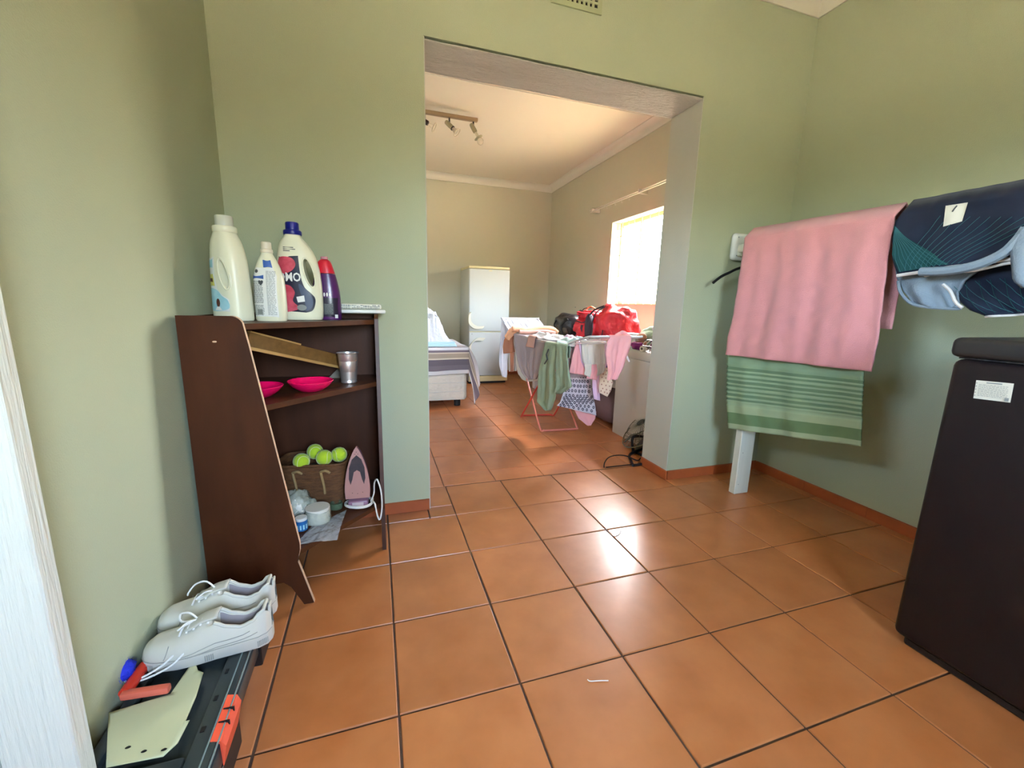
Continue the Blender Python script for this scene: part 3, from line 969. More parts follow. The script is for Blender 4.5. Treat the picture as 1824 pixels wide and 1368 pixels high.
MB().lathe([(.026, .3035), (.026, .333), (.024, .336), (.0, .3365)], 28, (-.005, 0, 0)).build('cap', 'cap_clear', b1)

# bottle 2: smaller translucent white bottle
b2 = thing('cleaner_bottle', 'slim white bottle with cream cap, blue band and small print', 'bottle', (-0.038, 0.738, ZS), -0.35)
PB2 = Prof(smooth_prof([(0, .046, .034, 0), (.006, .050, .037, 0), (.08, .051, .038, 0), (.14, .048, .036, 0), (.18, .038, .031, .0), (.205, .027, .025, .0),
                        (.222, .018, .018, .0), (.228, .0165, .0165, 0)], 3), 2.4)
bottle_body(PB2, 'body', 'bottle_white', b2)
LB = MB().decal([(-.040, .012), (.041, .012), (.041, .150), (.030, .180), (-.026, .180), (-.040, .150)], PB2.front, .007).build('label', 'white_print', b2)
MB().decal([(-.041, .140), (.004, .140), (.004, .153), (-.040, .153)], lambda u, z: PB2.front(u, z, .0012), .006).build('label_band', 'lab_blue', LB)
MB().decal([(.004, .178), (.030, .178), (.022, .203), (.000, .203)], lambda u, z: PB2.front(u, z, .0012), .006).build('label_band', 'lab_blue', LB)
rr = random.Random(3)
def print_rows(x0, x1, z0, z1, dz, P_, parent, m='lab_ink', th=.0012):
    mb = MB(); z = z1
    while z > z0:
        x = x0
        while x < x1 - .003:
            wd = rr.uniform(.004, .012); xe = min(x + wd, x1)
            a = [mb.bm.verts.new(P_.front(px_, pz_, .0016)) for px_, pz_ in ((x, z), (xe, z), (xe, z + th), (x, z + th))]
            mb.bm.faces.new(a); x = xe + .0015
        z -= dz
    mb.build('small_print', m, parent, smooth=False)
print_rows(-.040, .000, .060, .132, .0042, PB2, LB, 'lab_ink', .0016)
print_rows(-.038, .000, .018, .052, .0036, PB2, LB, 'lab_grey', .0018)
print_rows(.012, .038, .018, .165, .0040, PB2, LB, 'lab_grey', .0015)
text_mesh('\u2665', .016, lambda u, v: PB2.front(-.006 + u, .122 + v, .0022), 'heart_mark', 'lab_ink', LB)
MB().decal(ellipse_pts(-.022, .166, .007, .006, 0, 12), lambda u, z: PB2.front(u, z, .0014), .005).build('emblem', 'lab_ink', LB)
for k, zz in enumerate((.036,)):
    MB().decal([(-.026, .022), (-.006, .022), (-.006, .040), (-.026, .040)], lambda u, z: PB2.front(u, z, .0018), .005).build('label_code', 'lab_grey', LB)
MB().lathe([(.0175, .228), (.019, .229), (.019, .238), (.0175, .240), (.0155, .241), (.0155, .262), (.013, .264), (.0, .2645)], 24).build('cap', 'cap_cream', b2)

# bottle 4: purple bottle, red cap at the top
b4 = thing('stain_remover_bottle', 'purple bottle with a red top behind the blue capped one', 'bottle', (0.126, 0.895, ZS), -0.1)
PB4 = Prof(smooth_prof([(0, .050, .034, 0), (.006, .053, .036, 0), (.06, .053, .037, 0), (.11, .050, .035, 0), (.16, .041, .030, 0), (.20, .030, .025, 0), (.222, .022, .02, 0), (.230, .012, .012, 0)], 3), 2.3)
PB4.r = [r for r in PB4.r if r[0] <= .231]
zc = .175
lo = Prof([r for r in PB4.r if r[0] <= zc + .001], 2.3); hi = Prof([(zc + .002,) + PB4.at(zc + .002)] + [r for r in PB4.r if r[0] > zc + .002], 2.3)
bottle_body(lo, 'body', 'bottle_purple', b4)
bottle_body(hi, 'top', 'cap_red', b4)
MB().lathe([(.013, .2305), (.014, .234), (.012, .240), (.0, .2405)], 18).build('spout', 'pink_clear', b4)
LB = MB().decal([(-.040, .008), (.046, .008), (.046, .085), (-.040, .085)], PB4.front, .008).build('label', 'bottle_dark', b4)
MB().decal([(-.004, .020), (.030, .020), (.030, .062), (-.004, .062)], lambda u, z: PB4.front(u, z, .0014), .006).build('label_panel', 'lab_ink', LB)
print_rows(.000, .028, .022, .058, .0045, PB4, LB, 'lab_grey', .0012)
MB().decal([(.034, .006), (.044, .006), (.044, .020), (.034, .020)], lambda u, z: PB4.front(u, z, .0014), .006).build('label_flash', 'white_print', LB)
for k in range(3):
    MB().decal(ellipse_pts(.000 + k * .010, .096, .003, .008, 0, 10), lambda u, z: PB4.front(u, z, .0012), .004).build('drop_mark', 'white_print', LB)
MB().decal(ellipse_pts(-.018, .122, .010, .010, 0, 12), lambda u, z: PB4.front(u, z, .0012), .005).build('label_flash', 'lab_grey', LB)
MB().decal([(-.04, .10), (-.02, .10), (-.012, .165), (-.034, .165)], lambda u, z: PB4.front(u, z, .0009), .006).build('label_flash', 'bottle_dark', LB)

# wipes pack on a flat white lid at the back right corner of the shelf top
wp = thing('wipes_pack', 'flat white printed wipes pack lying in a white plastic tray on the shelf top', 'pack', (0.235, 0.985, 0.9915), 0.12)
MB().box(-.090, .110, -.050, .050, 0, .016, .006, 2).build('tray', 'white_plastic', wp)
MB().box(-.086, .096, -.042, .042, .0165, .040, .009, 2).build('pack', 'wipe_pack', wp)
PT = MB()
r5 = random.Random(9)
x = -.076
while x < .088:
    wd = r5.uniform(.003, .010)
    for zz in (.0205, .0265, .0305):
        if r5.random() < .8:
            PT.box(x, x + wd, -.0428, -.0421, zz, zz + r5.uniform(.002, .0045))
    x += wd + .0018
PT.build('small_print', 'lab_grey', wp, smooth=False)

# steel cup
cup = thing('steel_cup', 'stainless steel tumbler on the right of the middle shelf', 'cup', (0.195, 0.880, 0.7125))
MB().lathe([(.029, 0), (.031, .002), (.031, .008), (.030, .010), (.033, .045), (.0325, .0465), (.0335, .048), (.0365, .088), (.036, .0895), (.037, .091), (.0385, .118), (.043, .121), (.0435, .123), (.042, .1245), (.038, .122),
            (.036, .090), (.031, .012), (.0, .010)], 32, cap1=False).build('cup_body', 'steel', cup)
# pink bowls
def bowl(x, y, lab, r=.078):
    t = thing('plastic_bowl', lab, 'bowl', (x, y, 0.7125), 0, 'pink bowls on the middle shelf')
    MB().lathe([(r * .42, 0), (r * .5, .002), (r * .80, .018), (r * .97, .034), (r, .0375), (r * .985, .039), (r * .94, .034), (r * .77, .020), (r * .48, .005), (0, .004)], 36, cap1=False).build('bowl_body', 'bowl_pink', t)
    MB().tube([(r * .42 * cos(a * pi / 12), r * .42 * sin(a * pi / 12), .0018) for a in range(24)], .0016, 6, closed=True).build('foot_ring', 'bowl_pink', t)
bowl(0.072, 0.735, 'bright pink plastic bowl in the middle of the shelf, right one of the two')
bowl(-0.082, 0.660, 'bright pink plastic bowl half hidden by the side panel, left one of the two')
# loose slanting plank with a raised lip in the upper compartment
pk = thing('loose_plank', 'loose wooden plank lying slanted inside the upper compartment', 'plank', (0, 0.7, 0.713))
A = Vector((-0.088, 0.605, 0.886)); B = Vector((0.178, 0.965, 0.757))
d = (B - A); ln = d.length; ex = d.normalized(); ey = Vector((0, 0, 1)).cross(ex).normalized(); ez = ex.cross(ey)
def pl_box(mb, x0, x1, y0, y1, z0, z1):
    pts = []
    for (yy, zz) in ((y0, z0), (y1, z0), (y1, z1), (y0, z1)): pts.append(A + ex * x0 + ey * yy + ez * zz)
    mb.prism(pts, ex * (x1 - x0)); return mb
pl_box(MB(), 0, ln, 0.0, 0.010, 0, 0.050).build('board', 'plank_wood', pk, world=True, smooth=False)
pl_box(MB(), 0, ln, -0.0125, -0.0005, -0.006, 0.004).build('front_lip', 'plank_edge', pk, world=True, smooth=False)
pl_box(MB(), 0, ln * .45, -0.002, 0.012, 0.0505, 0.056).build('top_strip', 'plank_edge', pk, world=True, smooth=False)
# grey folded card behind the cup
gc = thing('card_wedge', 'crumpled grey paper wedge behind the steel cup', 'paper', (0.150, 1.015, 0.7125))
MB().rings([[(-.045, -.02, 0), (.05, -.03, 0), (.055, .03, 0), (-.03, .035, 0)], [(-.01, -.012, .035), (.048, -.02, .04), (.05, .02, .042), (.0, .02, .035)], [(.028, -.004, .07), (.046, -.008, .075), (.046, .008, .076), (.03, .006, .072)]]).build('paper_fold', 'grey_card', gc, sub=0, angle=20)

# ---- bottom shelf things (z = .2005) ------------------------------------
ZB = 0.2005
bk = thing('wicker_basket', 'brown wicker basket with rope handles holding tennis balls', 'basket', (0.045, 0.905, ZB), -0.15)
bw, bd, bh = .135, .085, .185
mb = MB()
out = []
NR = 26
for i in range(NR + 1):
    z = bh * i / NR
    f = 0.90 + 0.10 * i / NR
    ring = []
    for k in range(56):
        t = 2 * pi * k / 56; ct, st = cos(t), sin(t)
        wv = 0.0022 * (1 if (k // 2 + i) % 2 else -1)
        x = bw * f * math.copysign(abs(ct) ** (2 / 5), ct); y = bd * f * math.copysign(abs(st) ** (2 / 5), st)
        n_ = Vector((x, y, 0)).normalized()
        ring.append((x + n_.x * wv, y + n_.y * wv, z))
    out.append(ring)
inner = []
for i in range(NR, 3, -1):
    z = bh * i / NR; f = 0.86 + 0.09 * i / NR
    inner.append([(bw * f * math.copysign(abs(cos(2 * pi * k / 56)) ** .4, cos(2 * pi * k / 56)), bd * f * math.copysign(abs(sin(2 * pi * k / 56)) ** .4, sin(2 * pi * k / 56)), z) for k in range(56)])
mb.rings(out + inner).build('basket_body', 'wicker', bk, angle=0)
rim = [(bw * 1.0 * math.copysign(abs(cos(2 * pi * k / 48)) ** .4, cos(2 * pi * k / 48)), bd * 1.0 * math.copysign(abs(sin(2 * pi * k / 48)) ** .4, sin(2 * pi * k / 48)), bh) for k in range(48)]
MB().tube(rim, .006, 6, closed=True).build('rim', 'wicker', bk)
for hx in (-.045, .060):
    MB().tube(spline([(hx - .016, -bd * .985 - .004, bh * .86), (hx - .012, -bd * 1.0 - .010, bh * .80), (hx - .006, -bd * .97 - .010, bh * .56), (hx - .004, -bd * .97 - .008, bh * .36)], 5), .005, 7, rr=None).build('rope_handle', 'rope', bk)
    MB().tube(spline([(hx - .018, -bd - .002, bh * .86), (hx + .004, -bd - .012, bh * .91), (hx + .018, -bd - .003, bh * .84)], 5), .0055, 7).build('rope_handle', 'rope', bk)
def ball(x, y, z, lab):
    t = thing('tennis_ball', lab, 'ball', (x, y, z), random.uniform(0, 6), 'tennis balls in the wicker basket')
    MB().ell((0, 0, 0), (.032, .032, .032), 24, 16).build('felt', 'ball', t)
    pts = []
    for k in range(40):
        a = 2 * pi * k / 40
        v = Vector((cos(a) + .28 * cos(3 * a), sin(a) - .28 * sin(3 * a), .95 * sin(2 * a))).normalized() * .0318
        pts.append(v)
    MB().tube(pts, .0012, 5, closed=True).build('seam', 'ball_seam', t)
ball(0.002, 0.850, 0.3995, 'yellow green tennis ball at the left of the basket')
ball(0.045, 0.915, 0.4135, 'yellow green tennis ball at the back, highest of the four')
ball(0.086, 0.860, 0.4035, 'yellow green tennis ball third from the left in the basket')
ball(0.140, 0.895, 0.3985, 'yellow green tennis ball at the right end of the basket')
ob = thing('basket_filler', 'dark folded cloth inside the wicker basket under the balls', 'cloth', (0.045, 0.905, ZB + 0.03), -0.15)
MB().ell((0, 0, .064), (bw * .78, bd * .72, .065), 20, 10, lump=.15, seed=4).build('folded_cloth', 'bag_olive', ob)

# iron standing on its heel, sole plate towards the camera
ir = thing('clothes_iron', 'upright clothes iron showing its scorched rose coloured sole plate', 'iron', (0.214, 0.800, ZB), -0.05)
def sole_outline(s=1.0, n=14):
    L_ = []
    for i in range(n + 1):
        t = i / n
        z = .042 + .215 * t
        h = .050 * (max(0.0, 1 - t ** 2.3)) ** .85 * (1 - .0 * t)
        h = h * (0.93 + .07 * min(1, t * 6)) if t < .17 else h
        L_.append((h * s, z))
    pts = [(x, z) for x, z in L_] + [(-x, z) for x, z in reversed(L_[:-1])]
    c = Vector((0, .14))
    return [((x) if s == 1 else x, c.y + (z - c.y) * (s if s != 1 else 1)) for x, z in pts]
tilt = Matrix.Rotation(radians(-7), 4, 'X')
def irp(x, y, z): return tilt @ Vector((x, y, z))
so_ = sole_outline()
MB().prism([irp(x, -.030, z) for x, z in so_], tilt.to_3x3() @ Vector((0, .006, 0))).build('sole_plate', 'iron_sole', ir, smooth=False)
MB().rings([[irp(x * s, y, .14 + (z - .14) * s) for x, z in so_] for s, y in ((.99, -.0235), (1.0, -.015), (.96, .01), (.80, .035), (.55, .05))]).build('body', 'iron_body', ir)
burn = [(0.026 * cos(a) * (1 if sin(a) > 0 else (1.0)), .158 + (.052 if sin(a) > 0 else .050) * sin(a)) for a in [2 * pi * k / 26 for k in range(26)]]
burn = [(x, z) for x, z in burn]
MB().decal([(0, .222), (.018, .205), (.030, .170), (.032, .125), (.026, .100), (.019, .120), (.012, .152), (0, .160), (-.012, .152), (-.019, .120), (-.026, .100), (-.032, .125), (-.030, .170), (-.018, .205)],
           lambda u, v: irp(u, -.0304, v), .01).build('scorch_mark', 'iron_burn', ir)
for (x, z) in ((0, .235), (.006, .226), (-.006, .226), (0, .062), (.02, .066), (-.02, .066)):
    MB().ell(irp(x, -.0302, z), (.0016, .0008, .0016), 8, 5).build('steam_hole', 'iron_burn', ir)
MB().box(-.040, .040, -.030, .045, .0005, .036, .010, 2).build('heel', 'iron_body', ir)
MB().box(-.022, .022, -.0315, -.0304, .014, .030).build('rating_plate', 'iron_label', ir, smooth=False)
MB().tube(spline([irp(0, .045, .22), irp(0, .085, .18), irp(0, .088, .10), irp(0, .045, .05)], 5), .012, 8).build('handle', 'iron_body', ir)
cdp = []
for k in range(46):
    a = 2 * pi * k / 22
    cdp.append((0.055 * cos(a) + .002, -.002 + .048 * sin(a), .010 + .006 * (k / 22) + .003 * sin(a * 2)))
cdp += [(.050, -.012, .022), (.062, .0, .05), (.066, -.01, .10), (.079, -.045, .13), (.093, -.062, .09), (.096, -.066, .02), (.086, -.064, -.038), (.076, -.062, -.02), (.068, -.058, .03), (.056, -.03, .030)]
MB().tube(spline(cdp, 3), .0032, 7).build('cord', 'cord_white', ir)

# tub, blue jar and plastic films at the front of the bottom shelf
tb = thing('white_tub', 'round off-white plastic tub wrapped in cling film', 'tub', (0.070, 0.710, ZB + .003))
MB().lathe([(.038, 0), (.041, .002), (.0425, .048), (.0435, .0485), (.0435, .056), (.042, .0575), (0, .058)], 30).build('tub_body', 'tub_white', tb)
mb = MB()
def wrapf(u, v):
    a = 2 * pi * u; r = .0455 + .0022 * noise.noise(Vector((cos(a) * 5, sin(a) * 5, v * 9)))
    return Vector((r * cos(a), r * sin(a), .001 + .050 * v + .004 * sin(a * 2) * v))
mb.quadgrid(wrapf, 60, 12).build('cling_film', 'plastic_film', tb)
bj = thing('blue_jar', 'small blue jar with a white lid beside the side panel', 'jar', (0.020, 0.655, ZB + .003))
MB().lathe([(.018, 0), (.021, .002), (.021, .036), (.018, .039), (0, .039)], 24).build('jar_body', 'blue_label', bj)
MB().lathe([(.020, .0395), (.0205, .0405), (.0205, .049), (.019, .0505), (0, .051)], 24).build('lid', 'white_plastic', bj)
MB().lathe([(.0214, .008), (.0214, .026)], 12, cap0=False, cap1=False).build('label', 'lab_sky', bj)
# crumpled bag with things inside
pbg = thing('plastic_bag', 'crumpled translucent plastic bag against the side panel', 'bag', (-0.012, 0.772, ZB))
def crumple(c, rad, seed, n=26, m=18, am=.35):
    mb = MB(); out = []
    for i in range(1, m):
        a = pi * i / m; ring = []
        for k in range(n):
            b = 2 * pi * k / n
            d_ = Vector((sin(a) * cos(b), sin(a) * sin(b), -cos(a)))
            f = 1 + am * noise.noise(d_ * 2.2 + Vector((seed, 0, 0))) + am * .55 * noise.noise(d_ * 6 + Vector((0, seed, 0)))
            p = Vector(c) + Vector((d_.x * rad[0] * f, d_.y * rad[1] * f, d_.z * rad[2] * f))
            p.z = max(p.z, 0.0008)
            ring.append(p)
        out.append(ring)
    return mb.rings(out)
crumple((0, 0, .050), (.052, .045, .055), 3).build('bag_film', 'plastic_film', pbg, angle=0)
crumple((.004, -.02, .045), (.036, .024, .040), 8, 18, 12).build('wrapped_sponge', 'tub_white', pbg)
crumple((.055, -.012, .038), (.024, .020, .034), 5, 16, 12).build('bag_knot', 'plastic_film', pbg, angle=0)
ff = thing('film_sheet', 'shiny clear plastic sleeve lying over the front edge of the bottom shelf', 'plastic film', (0.085, 0.62, ZB))
def ffn(u, v):
    a = Vector((0.012, 0.548, 0)).lerp(Vector((0.148, 0.560, 0)), u)
    b = Vector((0.050, 0.665, 0)).lerp(Vector((0.168, 0.770, 0)), u)
    p = a.lerp(b, v)
    e0, e1 = Vector((0.033, 0.5215)), Vector((0.3015, 0.804))
    dd_ = (e1 - e0).normalized()
    outside = (p.x - e0.x) * dd_.y - (p.y - e0.y) * dd_.x      # > 0 in front of the board edge
    z = ZB + .0020 + .0024 * (0.5 + noise.noise(Vector((u * 9, v * 9, 2))))
    if outside > 0: z -= .22 * max(0, outside - .012)
    return Vector((p.x, p.y, z))
MB().quadgrid(ffn, 30, 16).build('sleeve', 'plastic_film_clear', ff, world=True, angle=0)
gl = thing('glass_pot', 'small greenish glass pot between the tub and the iron', 'pot', (0.128, 0.800, ZB))
MB().lathe([(.020, 0), (.023, .002), (.025, .020), (.024, .026), (.022, .027), (.021, .020), (.018, .004), (0, .003)], 22, cap1=False).build('pot_body', 'glass_green', gl)

# ---- tool box ------------------------------------------------------------
tbx = thing('toolbox', 'black and grey plastic toolbox with red latches by the left wall', 'toolbox', (-0.125, 0.06, 0))
TZ = 0.197
MB().rings([[(-.228, -.185, .001), (-.062, -.185, .001), (-.062, .312, .001), (-.228, .312, .001)], [(-.232, -.19, .13), (-.030, -.19, .13), (-.030, .318, .13), (-.232, .318, .13)]]).build('box_body', 'tool_body', tbx, world=True, smooth=False, bevel=.004)
MB().box(-.233, -.012, -.195, .325, .1305, .176, .005, 2).build('lid', 'tool_lid', tbx, world=True)
MB().box(-.060, -.014, -.193, .323, .1765, TZ - .001, .007, 2).build('lid_rim', 'tool_lid', tbx, world=True)
MB().box(-.231, -.205, -.193, .323, .1765, TZ - .001, .006, 2).build('lid_rim', 'tool_lid', tbx, world=True)
MB().box(-.204, -.061, .255, .323, .1765, TZ - .001, .006, 2).build('lid_rim', 'tool_edge', tbx, world=True)
MB().box(-.204, -.061, -.193, -.140, .1765, TZ - .001, .006, 2).build('lid_rim', 'tool_lid', tbx, world=True)
MB().box(-.204, -.061, -.139, .254, .1765, .180).build('lid_panel', 'tool_lid', tbx, world=True, smooth=False)
MB().tube([(-.0125, -.185, TZ - .003), (-.0125, .318, TZ - .003)], .0018, 6).build('lid_edge', 'tool_edge', tbx, world=True)
MB().tube([(-.0285, -.185, TZ - .0005), (-.0285, .318, TZ - .0005)], .0016, 6).build('lid_edge', 'tool_edge', tbx, world=True)
for yc in (-.075, ):
    l = MB().rings([[( -.026, yc + s * .052, TZ + .0005), (-.008, yc + s * .052, TZ - .004), (-.001, yc + s * .050, TZ - .020), (-.010, yc + s * .046, .128), (-.0115, yc + s * .046, .128), (-.0115, yc + s * .05, TZ - .012)] for s in (-1, -.9, .9, 1)]).build('latch', 'latch_red', tbx, world=True, smooth=False)
    for k in (-.012, .018):
        MB().box(-.024, -.004, yc + k - .0012, yc + k + .0012, TZ - .010, TZ + .0008).build('groove', 'tool_black', l, world=True, smooth=False)
    MB().box(-.0285, -.0115, yc - .060, yc + .060, .060, .1295, .003).build('latch_seat', 'tool_black', tbx, world=True, smooth=False)
for yc in (.205,):
    MB().box(-.0285, -.006, yc - .05, yc + .05, .095, TZ - .010, .003).build('latch_seat', 'tool_black', tbx, world=True, smooth=False)
for k in range(5):
    MB().box(-.052 + .001 * k, -.044, -.10 + .07 * k, -.088 + .07 * k, TZ - .002, TZ + .0004).build('lid_slot', 'tool_black', tbx, world=True, smooth=False)
# cream sheet with a cut-out corner on the lid
cs = thing('cream_sheet', 'cream plastic template sheet with a cut-out lying on the toolbox lid', 'sheet', (-0.13, -0.05, TZ))
poly = [(-0.274, -0.002), (-0.142, 0.011), (-0.132, 0.082), (-0.122, 0.088), (-0.109, 0.063), (-0.095, 0.053), (-0.088, -0.01), (-0.087, -0.067), (-0.08, -0.067), (-0.083, -0.113), (-0.098, -0.134), (-0.187, -0.127)]
poly = [(max(x, -.243), y) for x, y in poly]
def csf(u, v): return Vector((u, v, TZ + .0018 + .0012 * noise.noise(Vector((u * 9, v * 9, 0)))))
MB().decal(poly, csf, .012).build('sheet', 'cream_sheet', cs, world=True, solid=.0016, smooth=True)
for sp_ in [(-0.168, -0.097, 0.2), (-0.136, -0.114, 0.2), (-0.102, -0.121, 0.2), (-0.152, -0.137, 0.2)]:
    MB().ell((sp_[0], sp_[1], TZ + .0032), (.005, .003, .0006), 8, 5, lump=.3).build('punch_hole', 'tool_black', cs, world=True)
# red handled tool with coral bar
rt = thing('red_hand_tool', 'red and coral plastic hand tool lying on the toolbox lid', 'tool', (-0.17, 0.03, TZ))
pa = [(-0.222, 0.106, 0.212), (-0.227, 0.025, 0.212), (-0.142, 0.013, 0.212), (-0.231, 0.021, 0.212)]
MB().tube([Vector(pa[0]).lerp(Vector(pa[1]), .12), (Vector(pa[0]) + Vector(pa[1])) / 2, Vector(pa[1])], .012, 10).build('handle', 'tool_red', rt, world=True)
c_ = (Vector(pa[2]) + Vector(pa[3])) / 2; d_ = Vector(pa[2]) - Vector(pa[3])
MB().obox(c_ + Vector((0, 0, .001)), (d_.length, .016, .016), (0, 0, math.atan2(d_.y, d_.x)), .004, 2).build('bar', 'tool_coral', rt, world=True)
bf = thing('blue_brush', 'bright blue bristly duster on the toolbox beside the wall', 'brush', (-0.2, 0.06, TZ))
pb = [(-0.267, 0.078, 0.222), (-0.293, 0.077, 0.222), (-0.237, 0.072, 0.222)]
bl_ = MB(); r6 = random.Random(5)
cC = Vector(pb[0]) + Vector((-.004, 0, .004))
bl_.ell(cC, (.040, .030, .022), 18, 10, lump=.25, seed=3)
for k in range(260):
    d_ = Vector((r6.gauss(0, 1), r6.gauss(0, .8), r6.gauss(0, .8))).normalized()
    p = cC + Vector((d_.x * .037, d_.y * .027, d_.z * .019)); q = p + d_ * .010
    bl_.bm.faces.new([bl_.bm.verts.new(p + Vector((.0015, 0, 0))), bl_.bm.verts.new(p - Vector((.0015, 0, .001))), bl_.bm.verts.new(q)])
bl_.build('bristles', 'blue_fabric', bf, world=True, angle=0)
MB().tube([cC + Vector((-.02, -.004, 0)), cC + Vector((-.030, -.016, -.006)), cC + Vector((-.034, -.040, -.010))], .010, 10).build('stub_handle', 'purple_grey', bf, world=True)

# ---- shoes ------------------------------------------------------------
def make_shoe(name, lab, loc, rz, mirror=1, lace_tail=True, wob=0):
    t = thing(name, lab, 'shoe', loc, rz, 'pair of white sneakers')
    Ls = .265
    def wid(s):   # half width of the outline, s 0 toe .. 1 heel
        a = [(0, .006), (.012, .019), (.04, .031), (.09, .039), (.14, .043), (.28, .047), (.42, .0445), (.58, .038), (.75, .036), (.90, .035), (.97, .027), (1.0, .010)]
        for p, q in zip(a, a[1:]):
            if p[0] <= s <= q[0]:
                k = (s - p[0]) / (q[0] - p[0]); return p[1] + (q[1] - p[1]) * k
        return .01
    def cl(s): return -.006 * sin(pi * s) * mirror
    def xs_(s): return -Ls / 2 + Ls * s
    N = 44
    ss = [0.5 - 0.5 * cos(pi * i / N) for i in range(N + 1)]
    # sole
    def sole_ring(z, f):
        ring = [(xs_(s), cl(s) + wid(s) * f, z(s) if callable(z) else z) for s in ss] + [(xs_(s), cl(s) - wid(s) * f, z(s) if callable(z) else z) for s in reversed(ss[1:-1])]
        return ring
    top = lambda s: .026 + .006 * s ** 2
    MB().rings([sole_ring(lambda s: .0005 + .010 * max(0, (.12 - s) / .12) ** 2, .93), sole_ring(lambda s: .006 + .008 * max(0, (.12 - s) / .12) ** 2, 1.02), sole_ring(top, 1.045), sole_ring(lambda s: top(s) + .0015, .98)]).build('sole', 'shoe_sole', t)
    # tread ticks on the sidewall
    tk = MB()
    for s0 in [.03 + .012 * k for k in range(8)] + [.50 + .014 * k for k in range(5)] + [.90 + .012 * k for k in range(7)]:
        for sg in (-1, 1):
            y = cl(s0) + sg * wid(s0) * 1.045
            tk.box(xs_(s0) - .0011, xs_(s0) + .0011, min(y, y + sg * .0012), max(y, y + sg * .0012), .008, .022)
    tk.build('sole_ridges', 'stitch', t, smooth=False)['kind'] = 'stuff'
    # upper: one surface that runs up, over the rim and down inside where the shoe is open
    def H(s):
        a = [(0, .036), (.03, .050), (.10, .060), (.24, .066), (.36, .076), (.48, .090), (.56, .091), (.68, .072), (.77, .064), (.86, .071), (.94, .092), (1.0, .088)]
        for p, q in zip(a, a[1:]):
            if p[0] <= s <= q[0]:
                k = (s - p[0]) / (q[0] - p[0]); k = k * k * (3 - 2 * k); return p[1] + (q[1] - p[1]) * k
        return .09
    def opn(s):
        if s < .50: return 0
        if s < .60: k = (s - .50) / .10; return k * k * (3 - 2 * k)
        if s > .955: return max(0.0, 1 - (s - .955) / .045)
        return 1.0
    NT = 12
    rings_ = []
    for s in ss:
        w_ = wid(s) * .985; h = H(s); o_ = opn(s); z0 = top(s)
        half = []
        for k in range(NT + 1):
            a = (pi / 2) * k / NT
            yy = w_ * cos(a) ** .85 if k < NT else 0.0; zz = z0 + (h - z0) * sin(a) ** .9
            # open version: outer wall then rim then inner
            q = k / NT
            if q < .5: yo = w_ * (1 - .30 * (q / .5) ** 1.3 * (.9)); zo = z0 + (h - z0) * (q / .5)
            elif q < .66: yo = w_ * (.73 - .16 * (q - .5) / .16); zo = h + .0015 * sin(pi * (q - .5) / .16)
            else: yo = w_ * .57 * (1 - (q - .66) / .34) ** .6 if q < 1 else 0; zo = h + (.034 - h) * min(1, (q - .66) / .18)
            y = yy * (1 - o_) + yo * o_; z = zz * (1 - o_) + zo * o_
            half.append((y, z))
        ring = [(xs_(s), cl(s) + y, z + .0012 * noise.noise(Vector((s * 9 + wob, y * 60, z * 30)))) for y, z in half] + [(xs_(s), cl(s) - y, z) for y, z in reversed(half[:-1])]
        rings_.append(ring)
    MB().rings(rings_, False, False, closed=False).build('upper', 'shoe_white', t, sub=1)
    up_ = [c_ for c_ in t.children if c_.name.startswith('upper')][0]
    up_.data.materials.append(M['shoe_lining'])
    nj = 2 * NT
    for fi, pg in enumerate(up_.data.polygons):
        i_, j_ = divmod(fi, nj)
        if .56 < ss[i_] < .985 and 8 <= j_ < nj - 8: pg.material_index = 1
    for sg in (-1, 1):
        MB().tube([(xs_(s), cl(s) + sg * wid(s) * 1.0, top(s) + .0015) for s in ss[2:-1]], .0011, 5).build('welt_seam', 'stitch', t)
    ins = MB()
    def insf(u, v):
        s = .50 + .45 * u; return Vector((xs_(s), cl(s) + wid(s) * .56 * (2 * v - 1), .0365))
    ins.quadgrid(insf, 12, 6).build('insole', 'shoe_insole', t)
    MB().ell((xs_(.60), cl(.6), .038), (.018, .014, .0015), 14, 6).build('insole_label', 'white_print', t)
    # padded collar
    cp = []
    for s, sg in [(.57 + .038 * k, 1) for k in range(11)] + [(.95 - .038 * k, -1) for k in range(11)]:
        cp.append((xs_(s), cl(s) + sg * wid(s) * .66, H(s) + .0005))
    MB().tube(cp, .0042, 8, closed=False).build('collar', 'shoe_white', t)
    # tongue
    def tg(u, v):
        s = .34 + .25 * v
        return Vector((xs_(s), cl(s) + (u - .5) * .040, H(min(s, .5)) + .002 + .012 * max(0, v - .5) + .004 * (1 - (2 * u - 1) ** 2)))
    MB().quadgrid(tg, 8, 10).build('tongue', 'shoe_white', t, solid=.004)
    # side stripe and seams
    def on_side(s, f, sg):
        w_ = wid(s) * .985; h = H(s); z0 = top(s)
        return Vector((xs_(s), cl(s) + sg * (w_ * (1 - .27 * f ** 1.3) + .0012), z0 + (h - z0) * f))
    for sg in (-1, 1):
        for (p, q) in (((.30, .10), (.84, .55)), ((.36, .02), (.90, .30)), ((.20, .15), (.24, .85))):
            pts = [on_side(p[0] + (q[0] - p[0]) * k / 10, p[1] + (q[1] - p[1]) * (k / 10) ** 1.4, sg) for k in range(11)]
            MB().tube(pts, .0009, 5).build('seam', 'stitch', t)
    MB().obox((xs_(.985), cl(1), .078), (.006, .024, .036), (0, .12, 0), .003, 2).build('heel_tab', 'shoe_white', t)
    # laces
    for k in range(5):
        s = .30 + .055 * k
        z = H(s) + .0045
        pts = [(xs_(s), cl(s) - .022, z - .006), (xs_(s + .008), cl(s) - .010, z + .001), (xs_(s + .014), cl(s) + .010, z + .001), (xs_(s + .02), cl(s) + .022, z - .006)]
        MB().tube(spline(pts, 4), .0024, 6).build('lace', 'lace', t)
    sb = .30
    zz = H(.33)
